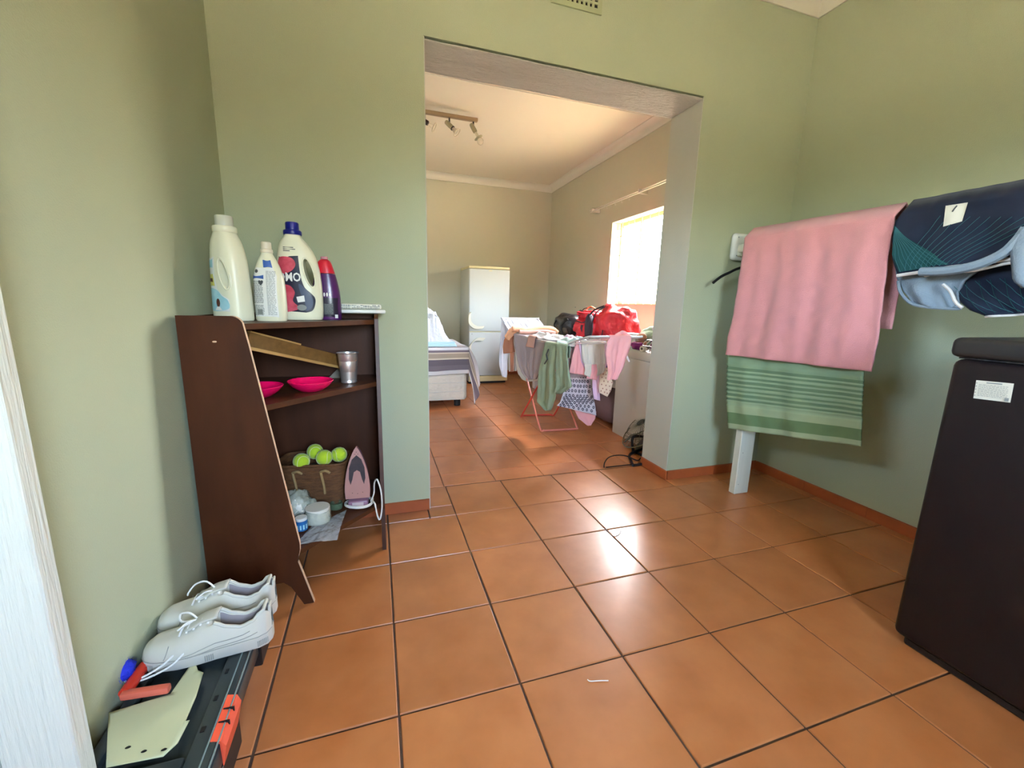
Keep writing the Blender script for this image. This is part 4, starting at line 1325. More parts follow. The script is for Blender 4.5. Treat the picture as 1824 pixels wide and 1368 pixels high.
    loops = [[(.0, 0, .008), (-.020, .012, .020), (-.042, .022, .014), (-.034, .004, .006), (.0, 0, .008)], [(.0, 0, .008), (-.014, -.020, .018), (-.030, -.030, .010), (-.028, -.012, .004), (.0, 0, .008)]]
    if wob: loops = [[(.02, 0, .012), (-.004, .010, .034), (-.030, .016, .028), (-.046, .014, .010), (-.05, .016, .0)], [(.02, 0, .010), (.0, -.014, .020), (-.020, -.020, .008), (-.010, -.006, .004)]]
    for lp in loops:
        MB().tube(spline([(xs_(.42) + a, b, H(.42) + c - .004) for a, b, c in lp], 6), .0022, 6).build('lace', 'lace', t)
    if lace_tail:
        MB().tube(spline([(xs_(.42), -.004, H(.42)), (xs_(.36), -.030, .060), (xs_(.22), -.054, .030), (xs_(.05), -.062, .012), (xs_(-.12), -.050, .006)], 6), .0024, 6).build('lace', 'lace', t)
        MB().tube(spline([(xs_(.44), -.004, H(.42)), (xs_(.40), -.034, .056), (xs_(.28), -.058, .026), (xs_(.08), -.066, .010), (xs_(-.06), -.054, .004)], 6), .0022, 6).build('lace', 'lace', t)
    return t
make_shoe('sneaker', 'white leather sneaker at the front of the toolbox with trailing laces', (-0.100, 0.128, TZ + .0015), 0.03, 1, True, 0)
make_shoe('sneaker', 'white leather sneaker behind the other one, lace looped above it', (-0.112, 0.229, TZ + .0015), 0.04, -1, False, 3)

# ---- air vent ------------------------------------------------------------
av = thing('air_vent', 'green painted air brick grille high above the opening', 'air vent', (1.232, YF - .006, 2.44))
vx0, vx1, vz0, vz1 = 1.105, 1.359, 2.378, 2.50
cols, rows_ = 9, 4
mb = MB()
gx_ = [vx0 + .022 + (vx1 - vx0 - .044) * k / cols for k in range(cols + 1)]
gz_ = [vz0 + .022 + (vz1 - vz0 - .044) * k / rows_ for k in range(rows_ + 1)]
yv0, yv1 = YF - .008, YF - .0005
mb.box(vx0, gx_[0], yv0, yv1, vz0, vz1).box(gx_[-1], vx1, yv0, yv1, vz0, vz1).box(gx_[0], gx_[-1], yv0, yv1, vz0, gz_[0]).box(gx_[0], gx_[-1], yv0, yv1, gz_[-1], vz1)
for k in range(1, cols): mb.box(gx_[k] - .006, gx_[k] + .006, yv0, yv1, gz_[0], gz_[-1])
for k in range(1, rows_): mb.box(gx_[0], gx_[-1], yv0 + .0003, yv1, gz_[k] - .005, gz_[k] + .005)
mb.build('grille', 'vent_plastic', av, world=True, smooth=False)
MB().box(gx_[0], gx_[-1], YF - .0022, YF - .0006, gz_[0], gz_[-1]).build('backing', 'vent_dark', av, world=True, smooth=False)

# ---- towel rail ------------------------------------------------------------
RX, RZ = 2.25, 1.375
rl = thing('towel_rail', 'white wooden rail on a floor post with towels over it', 'rail', (2.29, 0.83, 0))
MB().box(2.238, 2.338, .802, .845, .0006, 1.30, .003).build('post', 'post_white', rl, world=True, smooth=False)
MB().box(RX - .028, RX + .028, -1.26, .98, RZ - .020, RZ + .028, .012, 3).build('beam', 'post_white', rl, world=True)
MB().box(2.262, 2.392, 1.040, 1.0825, 1.325, 1.475, .022, 3).build('wall_plate', 'white_plastic', rl, world=True)
MB().box(2.28, 2.36, .846, 1.0395, 1.345, 1.40, .006).build('cross_arm', 'post_white', rl, world=True)
MB().box(2.238, 2.338, -1.25, -1.207, .0006, 1.30, .003).build('post', 'post_white', rl, world=True, smooth=False)
for (x_, z_) in ((2.30, 1.45), (2.30, 1.35)):
    MB().ell((x_ - .015, 1.0395, z_), (.004, .0015, .004), 8, 5).build('screw', 'lab_grey', rl, world=True)
for (x_, z_) in ((2.262, .25), (2.258, .06)):
    MB().ell((x_, .8015, z_), (.003, .0012, .003), 8, 5).build('screw', 'stitch', rl, world=True)
hg = thing('clothes_hanger', 'black plastic hanger end poking out beside the green towel', 'hanger', (2.24, .99, 1.25))
hp = [(2.089, 0.985, 1.188), (2.138, 0.985, 1.223), (2.189, 0.985, 1.246), (2.256, 0.985, 1.274), (2.39, 0.985, 1.305)]
MB().tube(spline(hp, 4), .0075, 8).build('hanger_arm', 'black_plastic', hg, world=True)

def towel(name, lab, rows, m, **kw):
    mb = MB()
    ho = kw.pop('hem', None)
    cloth_mb(mb, rows, **kw)
    t = mb.build(name, m, None, solid=.006, angle=0)
    return t
tg_rows = [((2.212, 0.908, 1.411), (2.212, 0.266, 1.404)), ((2.212, 0.922, 1.291), (2.212, 0.257, 1.281)), ((2.212, 0.929, 1.02), (2.212, 0.246, 1.041)), ((2.212, 0.942, 0.766), (2.212, 0.231, 0.802)), ((2.212, 0.92, 0.574), (2.212, 0.215, 0.652)), ((2.212, 0.877, 0.376), (2.212, 0.194, 0.501))]
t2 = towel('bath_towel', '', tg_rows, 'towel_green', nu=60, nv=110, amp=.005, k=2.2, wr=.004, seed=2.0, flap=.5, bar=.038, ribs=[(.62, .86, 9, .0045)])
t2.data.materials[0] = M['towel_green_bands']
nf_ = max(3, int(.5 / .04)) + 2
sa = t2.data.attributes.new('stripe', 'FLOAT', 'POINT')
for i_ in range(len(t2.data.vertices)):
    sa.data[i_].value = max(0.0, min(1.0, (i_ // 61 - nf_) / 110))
tag(t2, 'ribbed sage green towel hanging under the pink one', 'towel')
mb = MB()
for (va, vb) in ((.905, .965),):
    pass
tp_rows = [((2.172, 0.886, 1.417), (2.172, 0.205, 1.404)), ((2.172, 0.886, 1.372), (2.172, 0.204, 1.378)), ((2.172, 0.886, 1.257), (2.172, 0.205, 1.273)), ((2.172, 0.887, 1.021), (2.172, 0.196, 1.084)), ((2.172, 0.906, 0.897), (2.172, 0.188, 0.955)), ((2.172, 0.91, 0.797), (2.172, 0.188, 0.817))]
t1 = towel('bath_towel', '', tp_rows, 'towel_pink', nu=70, nv=60, amp=.008, k=2.6, wr=.005, seed=5.0, flap=.42, bar=.052, ph=1.0)
tag(t1, 'plain pink towel draped over the rail on top of the green one', 'towel')

# navy garment over the rail
jk = thing('robe_jacket', 'navy and teal garment with pale blue lining slung over the rail', 'clothes', (2.22, 0.0, RZ))
XJ = 2.165
j_rows = [((2.165, 0.177, 1.411), (2.165, -0.212, 1.41)), ((2.165, 0.19, 1.381), (2.165, -0.249, 1.374)), ((2.165, 0.189, 1.312), (2.165, -0.278, 1.318)), ((2.165, 0.179, 1.25), (2.165, -0.277, 1.267)), ((2.165, 0.154, 1.189), (2.165, -0.268, 1.239))]
cloth_mb(MB(), j_rows, 2, 2) if False else None
mb = MB(); jpt = cloth_mb(mb, j_rows, nu=60, nv=30, amp=.006, k=1.3, wr=.008, seed=8, flap=.25, bar=.045)
front_ = mb.build('front_flap', 'jacket_navy', jk, world=True, solid=.008, angle=0)
def jsurf(u, v, off=.0075):
    p = jpt(u, v); return p + Vector((-off, 0, 0))
# hem trims
MB().tube([jsurf(k / 40, 1, .004) + Vector((0, 0, -.004)) for k in range(41)], .0065, 7).build('hem_trim', 'jacket_trim', jk, world=True)
MB().tube([jsurf(k / 40, 1, .002) + Vector((0, 0, -.020 - .004 * sin(k * .4))) for k in range(8, 41)], .005, 7).build('hem_trim', 'jacket_trim', jk, world=True)
# teal facet and stitched lines
def tealf(u, v): return jsurf(u, v, .0066)
MB().decal([(.0, .30), (.10, .48), (.25, .72), (.36, .97), (.02, .97), (.0, .7)], tealf, .03).build('teal_panel', 'jacket_teal', jk, world=True, angle=0)
for k in range(9):
    a = (.012, .32); b = (.03 + .040 * k, .97)
    MB().tube([jsurf(a[0] + (b[0] - a[0]) * i / 10, a[1] + (b[1] - a[1]) * i / 10, .0075) for i in range(11)], .0008, 4).build('stitch_line', 'jacket_line', jk, world=True)
for k in range(11):
    a = (.06 + .035 * k, .97); b = (.30 + .055 * k, .25 + .02 * k)
    MB().tube([jsurf(a[0] + (b[0] - a[0]) * i / 10, a[1] + (b[1] - a[1]) * (i / 10) ** .8, .0075) for i in range(11)], .0008, 4).build('stitch_line', 'jacket_line', jk, world=True)
# pale patch with one dark stroke
MB().decal([(.330, .02), (.470, .02), (.425, .36), (.322, .40)], lambda u, v: jsurf(u, v, .009), .03).build('patch', 'paper_label', jk, world=True, angle=0)
MB().tube([jsurf(.405, .06, .0105), jsurf(.388, .13, .0105), jsurf(.375, .20, .0105)], .0022, 5).build('patch_mark', 'lab_ink', jk, world=True)
# pale blue lining flap underneath
l_rows = [((2.215, 0.201, 1.234), (2.215, -0.064, 1.213)), ((2.215, 0.179, 1.17), (2.215, -0.017, 1.161)), ((2.215, 0.157, 1.128), (2.215, -0.003, 1.124)), ((2.215, 0.126, 1.09), (2.215, -0.011, 1.081)), ((2.215, 0.084, 1.074), (2.215, -0.004, 1.071))]
mb = MB(); cloth_mb(mb, l_rows, nu=26, nv=20, amp=.010, k=1.1, wr=.008, seed=3); mb.build('lining', 'jacket_lining', jk, world=True, solid=.008, angle=0)
lp = [(2.205, 0.173, 1.169), (2.205, 0.159, 1.127), (2.205, 0.12, 1.086), (2.205, 0.07, 1.072), (2.205, -0.009, 1.067), (2.205, -0.026, 1.07)]
MB().tube(spline(lp, 5), .0055, 7).build('lining_trim', 'jacket_lining', jk, world=True)
lp2 = [(2.195, 0.031, 1.151), (2.195, 0.008, 1.128), (2.195, -0.013, 1.09), (2.195, -0.034, 1.071)]
MB().tube(spline(lp2, 5), .005, 7).build('lining_trim', 'jacket_trim', jk, world=True)
n_rows = [((2.235, 0.052, 1.204), (2.235, -0.284, 1.212)), ((2.235, 0.036, 1.155), (2.235, -0.289, 1.181)), ((2.235, 0.005, 1.106), (2.235, -0.301, 1.142)), ((2.235, -0.046, 1.065), (2.235, -0.31, 1.104)), ((2.235, -0.084, 1.047), (2.235, -0.315, 1.077))]
mb = MB(); np_ = cloth_mb(mb, n_rows, nu=34, nv=20, amp=.012, k=1.6, wr=.010, seed=12); mb.build('rear_flap', 'jacket_navy', jk, world=True, solid=.008, angle=0)
for k in range(8):
    MB().tube([np_(.04 + .09 * k + .12 * i / 8, .25 + .7 * i / 8) + Vector((-.0065, 0, 0)) for i in range(9)], .0008, 4).build('stitch_line', 'jacket_line', jk, world=True)
    MB().tube([np_(.16 + .09 * k - .12 * i / 8, .25 + .7 * i / 8) + Vector((-.0065, 0, 0)) for i in range(9)], .0008, 4).build('stitch_line', 'jacket_teal', jk, world=True)
MB().tube([np_(k / 30, 1) + Vector((-.004, 0, -.004)) for k in range(31)], .004, 6).build('hem_trim', 'jacket_trim', jk, world=True)
c_rows = [((2.135, -0.158, 1.305), (2.135, -0.296, 1.319)), ((2.135, -0.142, 1.251), (2.135, -0.311, 1.26)), ((2.135, -0.158, 1.201), (2.135, -0.322, 1.217)), ((2.135, -0.173, 1.151), (2.135, -0.332, 1.159)), ((2.135, -0.193, 1.131), (2.135, -0.336, 1.137))]
mb = MB(); cloth_mb(mb, c_rows, nu=16, nv=14, amp=.010, k=1.1, wr=.008, seed=6); mb.build('lining', 'jacket_lining', jk, world=True, solid=.010, angle=0)
lp3 = [(2.14, 0.073, 1.193), (2.14, -0.005, 1.192), (2.14, -0.072, 1.205), (2.14, -0.125, 1.234), (2.14, -0.151, 1.27), (2.14, -0.165, 1.304)]
MB().tube(spline(lp3, 6), .015, 8).build('rolled_edge', 'jacket_lining', jk, world=True)

# ---- chest freezer ------------------------------------------------------------
fz = thing('chest_freezer', 'black chest freezer with a rounded lid at the right edge', 'freezer', (2.2, -0.65, 0))
MB().box(1.872, 2.50, -1.15, -.190, .030, .925, .020, 3).build('cabinet', 'freezer', fz, world=True)
MB().box(1.892, 2.48, -1.13, -.215, .0006, .0295, .006).build('plinth', 'bag_black', fz, world=True, smooth=False)
MB().box(1.866, 2.51, -1.155, -.182, .930, .985, .016, 3).build('lid', 'freezer_lid', fz, world=True)
MB().box(1.882, 2.49, -1.14, -.200, .9255, .9295).build('gasket', 'bag_black', fz, world=True, smooth=False)
pl_ = [(1.871, -0.251, 0.872), (1.87, -0.323, 0.876), (1.87, -0.325, 0.826), (1.87, -0.254, 0.822)]
MB().prism([Vector(p) + Vector((0.001, 0, 0)) for p in pl_], (-.0008, 0, 0)).build('sticker', 'paper_label', fz, world=True, smooth=False)
stk = bpy.data.objects['sticker']
P0, P1, P3 = Vector(pl_[0]), Vector(pl_[1]), Vector(pl_[3])
mb = MB(); r7 = random.Random(2)
def stp(u, v): return P0 + (P1 - P0) * u + (P3 - P0) * v + Vector((-.0012, 0, 0))
def quadp(mb, u0, u1, v0, v1):
    mb.bm.faces.new([mb.bm.verts.new(stp(*q)) for q in ((u0, v0), (u1, v0), (u1, v1), (u0, v1))])
quadp(mb, .30, .72, .06, .12)
for k in range(9):
    u = .10
    while u < .88:
        wd = r7.uniform(.02, .09); quadp(mb, u, min(u + wd, .9), .20 + .075 * k, .222 + .075 * k); u += wd + .02
quadp(mb, .84, .95, .78, .96)
for k in range(5): quadp(mb, .02, .05, .12 + .17 * k, .17 + .17 * k)
mb.build('small_print', 'lab_grey', fz, world=True, smooth=False)
bb = thing('black_bag', 'black plastic thing lying on top of the freezer at the right edge', 'bag', (2.15, -.33, .9855))
crumple((0, 0, .016), (.12, .08, .022), 14, 24, 14, .25).build('bag_film', 'bag_black', bb, angle=0)

# =================================================================== far room things
# ---- fridge ------------------------------------------------------------
fr = thing('fridge_freezer', 'tall white two door fridge freezer against the far wall', 'fridge', (1.70, 4.60, 0))
MB().box(1.437, 1.968, 4.372, 4.90, .030, 1.475, .006, 2).build('cabinet', 'fridge_side', fr, world=True)
MB().box(1.437, 1.968, 4.352, 4.90, 1.4755, 1.505, .006, 2).build('top_trim', 'fridge_cream', fr, world=True)
MB().box(1.455, 1.950, 4.385, 4.88, .0006, .0295).build('plinth', 'bed_black', fr, world=True, smooth=False)
dU = MB().box(1.437, 1.968, 4.335, 4.371, .690, 1.470, .012, 3).build('door', 'fridge_white', fr, world=True)
dL = MB().box(1.437, 1.968, 4.335, 4.371, .110, .678, .012, 3).build('door', 'fridge_white', fr, world=True)
MB().box(1.440, 1.965, 4.345, 4.371, .032, .106, .004).build('kick_plate', 'fridge_cream', fr, world=True, smooth=False)
MB().box(1.445, 1.960, 4.352, 4.3705, .679, .689).build('gasket', 'fridge_cream', fr, world=True, smooth=False)
h1 = [(1.442, 4.315, 0.918), (1.443, 4.315, 0.806), (1.516, 4.315, 0.743), (1.619, 4.315, 0.744)]
h2 = [(1.629, 4.315, 0.586), (1.525, 4.315, 0.586), (1.452, 4.315, 0.514), (1.445, 4.315, 0.42)]
for h_, d_ in ((h1, dU), (h2, dL)):
    pts = spline([Vector(p) for p in h_], 5)
    MB().rings([[p + Vector(o_) for o_ in ((-.015, -.012, -.018), (.015, -.012, .018), (.015, .016, .018), (-.015, .016, -.018))] for p in pts]).build('door_handle', 'handle_cream', d_, world=True, bevel=.003)
    for p in (pts[0], pts[-1]):
        MB().box(p.x - .008, p.x + .008, p.y + .012, 4.3348, p.z - .008, p.z + .008).build('door_handle', 'handle_cream', d_, world=True)
MB().box(1.690, 1.730, 4.3335, 4.3348, 1.445, 1.455).build('badge', 'fridge_cream', dU, world=True, smooth=False)
for z in (.655,):
    MB().ell((1.475, 4.334, z), (.006, .002, .004), 8, 5).build('screw', 'lab_ink', dL, world=True)
MB().ell((1.478, 4.334, .742), (.005, .002, .005), 8, 5).build('screw', 'lab_ink', dU, world=True)

# ---- bed ------------------------------------------------------------
BX1, BY0 = 1.172, 3.17
bed = thing('bed', 'bed with quilted white base under a striped grey blanket', 'bed', (0.2, 4.0, 0))
def quilt(u, v):
    return None
mb = MB()
mb.box(-.75, BX1, BY0, 4.98, .075, .345, .030, 3)
base = mb.build('bed_base', 'mattress', bed, world=True)
mb = MB()
def qf(u, v):
    x = -.70 + (BX1 - .03 + .70) * u; z = .085 + .25 * v
    y = BY0 - .004 - .005 * abs(sin(pi * v * 3 + .6 * sin(2 * pi * u * 16))) * (0.6 + .4 * sin(2 * pi * u * 32))
    return Vector((x, y, z))
mb.quadgrid(qf, 220, 22).build('quilted_front', 'mattress', bed, world=True, solid=.004)
for z in (.083, .165, .255, .340):
    MB().tube([(-.72, BY0 - .008, z), (BX1 - .03, BY0 - .008, z)], .003, 5).build('piping', 'cloth_offwhite', bed, world=True)
MB().box(-.75, BX1 + .005, BY0 - .002, 4.98, .350, .595, .040, 4).build('mattress', 'sheet_white', bed, world=True)
for x, y in ((BX1 - .09, BY0 + .08), (BX1 - .09, 4.85), (-.6, BY0 + .08)):
    MB().lathe([(.030, .0006), (.034, .004), (.034, .074)], 14, (x, y, 0)).build('leg', 'bed_black', bed, world=True)
# blanket: over the top, down the front and down the right side with a long corner point
bl = bmesh.new()
lay = None
def blanket_pt(u, s):
    """u along x (0 left .. 1 right edge, >1 = down the right side), s = distance from the front hem upwards"""
    x = -.74 + (BX1 + .012 + .74) * min(u, 1)
    hang = .262
    if s < hang:
        z = .345 + s + .010 * sin(u * 21) * (1 - s / hang) * (1 if u < .9 else .3)
        y = BY0 - .018 - .006 * sin(u * 34 + 1) * (1 - s / hang) - .004 * sin(u * 71) * (1 - s / hang)
        if s > hang - .03: y += (s - hang + .03) * .3
    else:
        z = .607 + .003 * sin(u * 17 + s * 9); y = BY0 - .010 + (s - hang)
    return Vector((x, y, z))
me = bpy.data.meshes.new('blanket')
verts, faces, sv = [], [], []
NU, NS = 120, 44
for j in range(NS + 1):
    s = 1.2 * (j / NS) ** 1.4
    for i in range(NU + 1):
        verts.append(blanket_pt(i / NU, s)); sv.append(1 - min(1, s / .50))
for j in range(NS):
    for i in range(NU):
        a = j * (NU + 1) + i
        faces.append((a, a + 1, a + NU + 2, a + NU + 1))
base_n = len(verts)
# right side fall
NK = 26
for j in range(NS + 1):
    s = 1.2 * (j / NS) ** 1.4
    yk = blanket_pt(1, s)
    for k in range(NK + 1):
        t = k / NK
        fall = .60 - .22 * min(1, s / .7) if s > .0 else .60
        # front corner makes a long point reaching the floor
        yy = BY0 - .016 + max(0, s - .262) if s >= .262 else BY0 - .016
        q = min(s, .262) / .262
        out = .010 + .05 * sin(pi * min(1, t * 1.1)) * .6 + .09 * t * (1 - .5 * min(1, s))
        if s < .262:
            p0 = yk; pe = Vector((BX1 + .075 + .07 * q, BY0 - .06 + .10 * q, .035 + .17 * q))
        else:
            p0 = yk; pe = Vector((BX1 + .145, BY0 + .04 + (s - .262) * 1.0, .205 + .10 * min(1, (s - .262) * 1.5)))
        p = p0.lerp(pe, t)
        if s >= .262: p = Vector((p0.x + (pe.x - p0.x) * (1 - (1 - t) ** 2.2), p.y, p.z)); 
        p.x += .014 * sin(s * 30 + t * 4) * t
        verts.append(p); sv.append(1 - min(1, (s * .9 + .02) / .50) if s > .03 else 1 - .02)
for j in range(NS):
    for k in range(NK):
        a = base_n + j * (NK + 1) + k
        faces.append((a, a + 1, a + NK + 2, a + NK + 1))
me.from_pydata([tuple(v) for v in verts], [], faces)
at_ = me.attributes.new('stripe', 'FLOAT', 'POINT')
for i, v in enumerate(sv): at_.data[i].value = v
for p in me.polygons: p.use_smooth = True
me.materials.append(M['blanket'])
bo = bpy.data.objects.new('striped_blanket', me)
COL.objects.link(bo)
md = bo.modifiers.new('solid', 'SOLIDIFY'); md.thickness = .006; md.offset = 0
tag(bo, 'grey, white and tan striped blanket draped over the bed corner', 'blanket')
bl.free()
fs = thing('folded_sheet', 'pale blue folded sheet lying near the bed corner', 'sheet', (0.75, 3.36, .612))
for k in range(3):
    MB().box(.25 + .01 * k, 1.075 - .008 * k, 3.215 + .006 * k, 3.62, .613 + .0155 * k, .6275 + .0155 * k, .006, 2).build('fold', 'sheet_blue', fs, world=True)
wb = thing('rumpled_bedding', 'heap of crumpled white bedding piled on the bed', 'bedding', (0.7, 3.5, .66))
def heap(u, v):
    x = -.1 + 1.14 * u; y = 3.24 + .55 * v
    ex_ = min(1, max(0, (1.04 - x) / .10)) * min(1, max(0, (y - 3.23) / .05))
    h = .10 + .17 * max(0, 1 - abs(x - .90) / .16) * .5 + .18 * max(0, min(1, (.95 - x) / .16)) * (0.5 + .5 * min(1, v * 2.2)) + .13 * max(0, min(1, (.82 - x) / .05)) * min(1, max(0, v * 3 - .5))
    n_ = noise.noise(Vector((x * 7, y * 7, 0))) * .05 - abs(noise.noise(Vector((x * 13 + y * 6, y * 9, 3)))) * .085 - abs(noise.noise(Vector((x * 26 - y * 10, y * 20, 7)))) * .04 + .03
    edge = (min(u, 1 - u, v, 1 - v) * 8)
    k = min(1, edge) ** .6
    x += .02 * noise.noise(Vector((y * 12, x * 4, 1)))
    return Vector((x, y, .6605 + max(0.0, (h * ex_ + n_) * k)))
MB().quadgrid(heap, 150, 80).build('bedding_heap', 'sheet_white', wb, world=True, angle=0)

# ---- counter ------------------------------------------------------------
ct = thing('storage_counter', 'low white plastered counter under the far window, open compartment at its far end', 'counter', (2.5, 2.6, 0))
MB().box(2.188, 2.7995, 1.42, 3.98, .655, .720, .006, 2).build('counter_top', 'counter_white', ct, world=True)
MB().box(2.188, 2.7995, 1.42, 2.048, .0006, .6545, .006, 2).build('end_block', 'counter_white', ct, world=True)
MB().box(2.188, 2.7995, 3.90, 3.98, .0006, .6545, .004).build('end_block', 'counter_white', ct, world=True)
MB().box(2.74, 2.7995, 2.049, 3.899, .0006, .6545).build('back_panel', 'counter_white', ct, world=True)
nc = thing('navy_bundle', 'dark navy cloth bundle stuffed under the counter', 'cloth', (2.40, 2.36, .46))
crumple((0, 0, 0), (.19, .26, .155), 21, 30, 18, .25).build('bundle', 'navy_cloth', nc, angle=0)
for v in bpy.data.objects['bundle'].data.vertices: pass
gcu = thing('grey_cushion', 'mauve grey cushion on the floor under the counter', 'cushion', (2.39, 2.40, .0))
mb = MB()
def cush(c, rx, ry, rz, rot=0):
    out = []
    for i in range(1, 14):
        a = pi * i / 14; ring = []
        for k in range(36):
            b = 2 * pi * k / 36
            sx_ = math.copysign(abs(cos(b)) ** .5, cos(b)); sy_ = math.copysign(abs(sin(b)) ** .5, sin(b))
            ring.append((c[0] + rx * sx_ * sin(a) ** .6, c[1] + ry * sy_ * sin(a) ** .6, max(.001, c[2] - rz * cos(a) + .01 * noise.noise(Vector((sx_ * 3, sy_ * 3, i * .3))))))
        out.append(ring)
    return MB().rings(out)
cush((0, 0, .14), .20, .34, .14).build('cushion_body', 'cushion_grey', gcu)
# things standing on the counter
rb = thing('red_duffel_bag', 'large red duffel bag with dark mesh panel and straps on the counter', 'bag', (2.43, 2.68, .7205))
def lobe(c, r, seed, lump=.16):
    mb = MB(); out = []
    for i in range(1, 22):
        a = pi * i / 22; ring = []
        for k in range(36):
            b = 2 * pi * k / 36
            d_ = Vector((sin(a) * cos(b), sin(a) * sin(b), -cos(a)))
            f = 1 + lump * noise.noise(d_ * 2.0 + Vector((seed, 1, 0))) + .07 * noise.noise(d_ * 5 + Vector((0, seed, 2)))
            q = Vector((math.copysign(abs(d_.x) ** .8, d_.x), math.copysign(abs(d_.y) ** .8, d_.y), math.copysign(abs(d_.z) ** .75, d_.z)))
            p = Vector(c) + Vector((q.x * r[0], q.y * r[1], q.z * r[2])) * f
            p.z = max(p.z, 0.0008)
            ring.append(p)
        out.append(ring)
    return mb.rings(out)
lobe((0, .24, .120), (.16, .21, .120), 2, .30).build('bag_body', 'bag_red', rb, angle=0)
lobe((.0, -.17, .160), (.175, .20, .165), 7, .34).build('bag_end', 'bag_red', rb, angle=0)
lobe((-.03, .22, .245), (.13, .18, .036), 4, .4).build('bag_flap', 'bag_red', rb, angle=0)
lobe((-.150, .055, .13), (.035, .045, .12), 5, .1).build('mesh_panel', 'bag_dark', rb, angle=0)
lobe((-.140, .22, .09), (.050, .10, .080), 9, .5).build('side_pocket', 'bag_red', rb, angle=0)
MB().tube(spline([(-.10, .36, .20), (-.13, .30, .275), (-.12, .18, .245), (-.15, .08, .225), (-.14, -.02, .29), (-.06, -.06, .33)], 6), .009, 6).build('strap', 'bag_dark', rb)
MB().tube(spline([(-.04, .33, .29), (-.05, .26, .315), (-.05, .20, .318), (-.04, .12, .29)], 6), .007, 6).build('grab_handle', 'plank_edge', rb)
MB().tube(spline([(-.03, .34, .28), (-.07, .38, .26), (-.06, .33, .30), (-.02, .22, .312)], 6), .005, 6).build('strap', 'bag_black', rb)
MB().tube(spline([(-.165, .13, .02), (-.175, .16, .10), (-.175, .155, .14)], 6), .010, 6).build('strap', 'bag_dark', rb)
kb = thing('black_backpack', 'shiny black backpack leaning behind the red duffel bag', 'bag', (2.36, 3.33, .7205))
lobe((0, 0, .115), (.14, .20, .120), 13, .15).build('pack_body', 'bag_black', kb, angle=0)
lobe((-.06, -.03, .07), (.09, .12, .065), 17, .2).build('front_pocket', 'bag_olive', kb, angle=0)
MB().tube(spline([(-.10, -.16, .18), (-.15, -.10, .10), (-.14, -.13, .02)], 6), .011, 6).build('strap', 'bag_black', kb)
MB().tube(spline([(-.09, .10, .19), (-.16, .06, .11), (-.13, .02, .03)], 6), .009, 6).build('strap', 'bag_black', kb)
MB().box(-.105, -.085, -.02, .02, .165, .19, .003).build('buckle', 'white_plastic', kb)
MB().tube(spline([(-.185, -.02, .05), (-.178, -.05, .16), (-.150, -.08, .27), (-.06, -.12, .335)], 6), .006, 6).build('seam_piping', 'bag_dark', rb)
MB().tube(spline([(-.172, -.24, .04), (-.175, -.26, .14), (-.150, -.27, .24), (-.06, -.25, .30)], 6), .004, 6).build('seam_piping', 'bag_dark', rb)
MB().tube(spline([(-.165, .40, .10), (-.172, .30, .17), (-.168, .16, .16), (-.165, .08, .19)], 6), .006, 6).build('zip', 'bag_dark', rb)
sb_ = thing('white_box', 'small white cardboard box with a grey logo on the counter', 'box', (2.33, 2.08, .7205), .15)
MB().box(-.05, .05, -.10, .06, 0, .105, .003).build('box_body', 'paper_label', sb_, smooth=False)
MB().box(-.0515, -.0502, -.06, -.02, .04, .085).build('logo', 'lab_grey', sb_, smooth=False)
MB().box(-.055, .055, -.105, .065, .1055, .112, .002).build('box_lid', 'white_print', sb_, smooth=False)
gp = thing('green_cloth_bundle', 'rolled sage green cloth lying on the counter below the window', 'cloth', (2.52, 1.96, .7205))
lobe((0, 0, .085), (.13, .17, .085), 23, .18).build('cloth_roll', 'cloth_sage', gp, angle=0)
pt_ = thing('pink_plush', 'pink soft toy lying at the near end of the counter', 'toy', (2.34, 1.70, .7205))
MB().ell((0, 0, .145), (.045, .11, .042), 18, 12, rot=(.25, 0, 0), lump=.08).build('toy_body', 'plush_pink', pt_)
lobe((-.0, .02, .05), (.05, .08, .052), 3, .1).build('toy_base', 'purple_cloth', pt_)
tt = thing('tan_plush', 'tan and brown soft toy beside the pink one', 'toy', (2.30, 1.90, .7205))
MB().ell((0, 0, .095), (.035, .05, .032), 16, 10).build('toy_head', 'plush_tan', tt)
lobe((.0, .0, .033), (.04, .055, .034), 6, .1).build('toy_body', 'cloth_tan', tt)
pc = thing('purple_cloth', 'crumpled purple cloth at the counter edge', 'cloth', (2.245, 1.86, .7205))
crumple((0, 0, .030), (.035, .07, .032), 31, 20, 12, .3).build('cloth_lump', 'purple_cloth', pc, angle=0)
wr_ = thing('wire_basket', 'chrome wire basket at the near end of the counter', 'basket', (2.26, 1.66, .7205))
for k in range(5):
    y = -.08 + .04 * k
    MB().tube(spline([(-.05, y, .003), (-.055, y, .05), (-.02, y, .085), (.03, y, .085), (.045, y, .04), (.04, y, .003)], 4), .0026, 5).build('wire', 'chrome_thin', wr_)
for (x, z) in ((-.054, .045), (-.02, .088), (.03, .088)):
    MB().tube([(x, -.082, z), (x, .082, z)], .0026, 5).build('wire', 'chrome_thin', wr_)
rr_ = thing('white_roll', 'small white reel on the counter edge', 'reel', (2.205, 1.73, .7205 + .022))
MB().lathe([(.021, -.018), (.022, -.017), (.022, .017), (.021, .018)], 18, axis=(1, .3, 0)).build('reel', 'white_plastic', rr_)
MB().lathe([(.009, -.0195), (.009, .0195)], 12, axis=(1, .3, 0)).build('core', 'lab_ink', rr_)

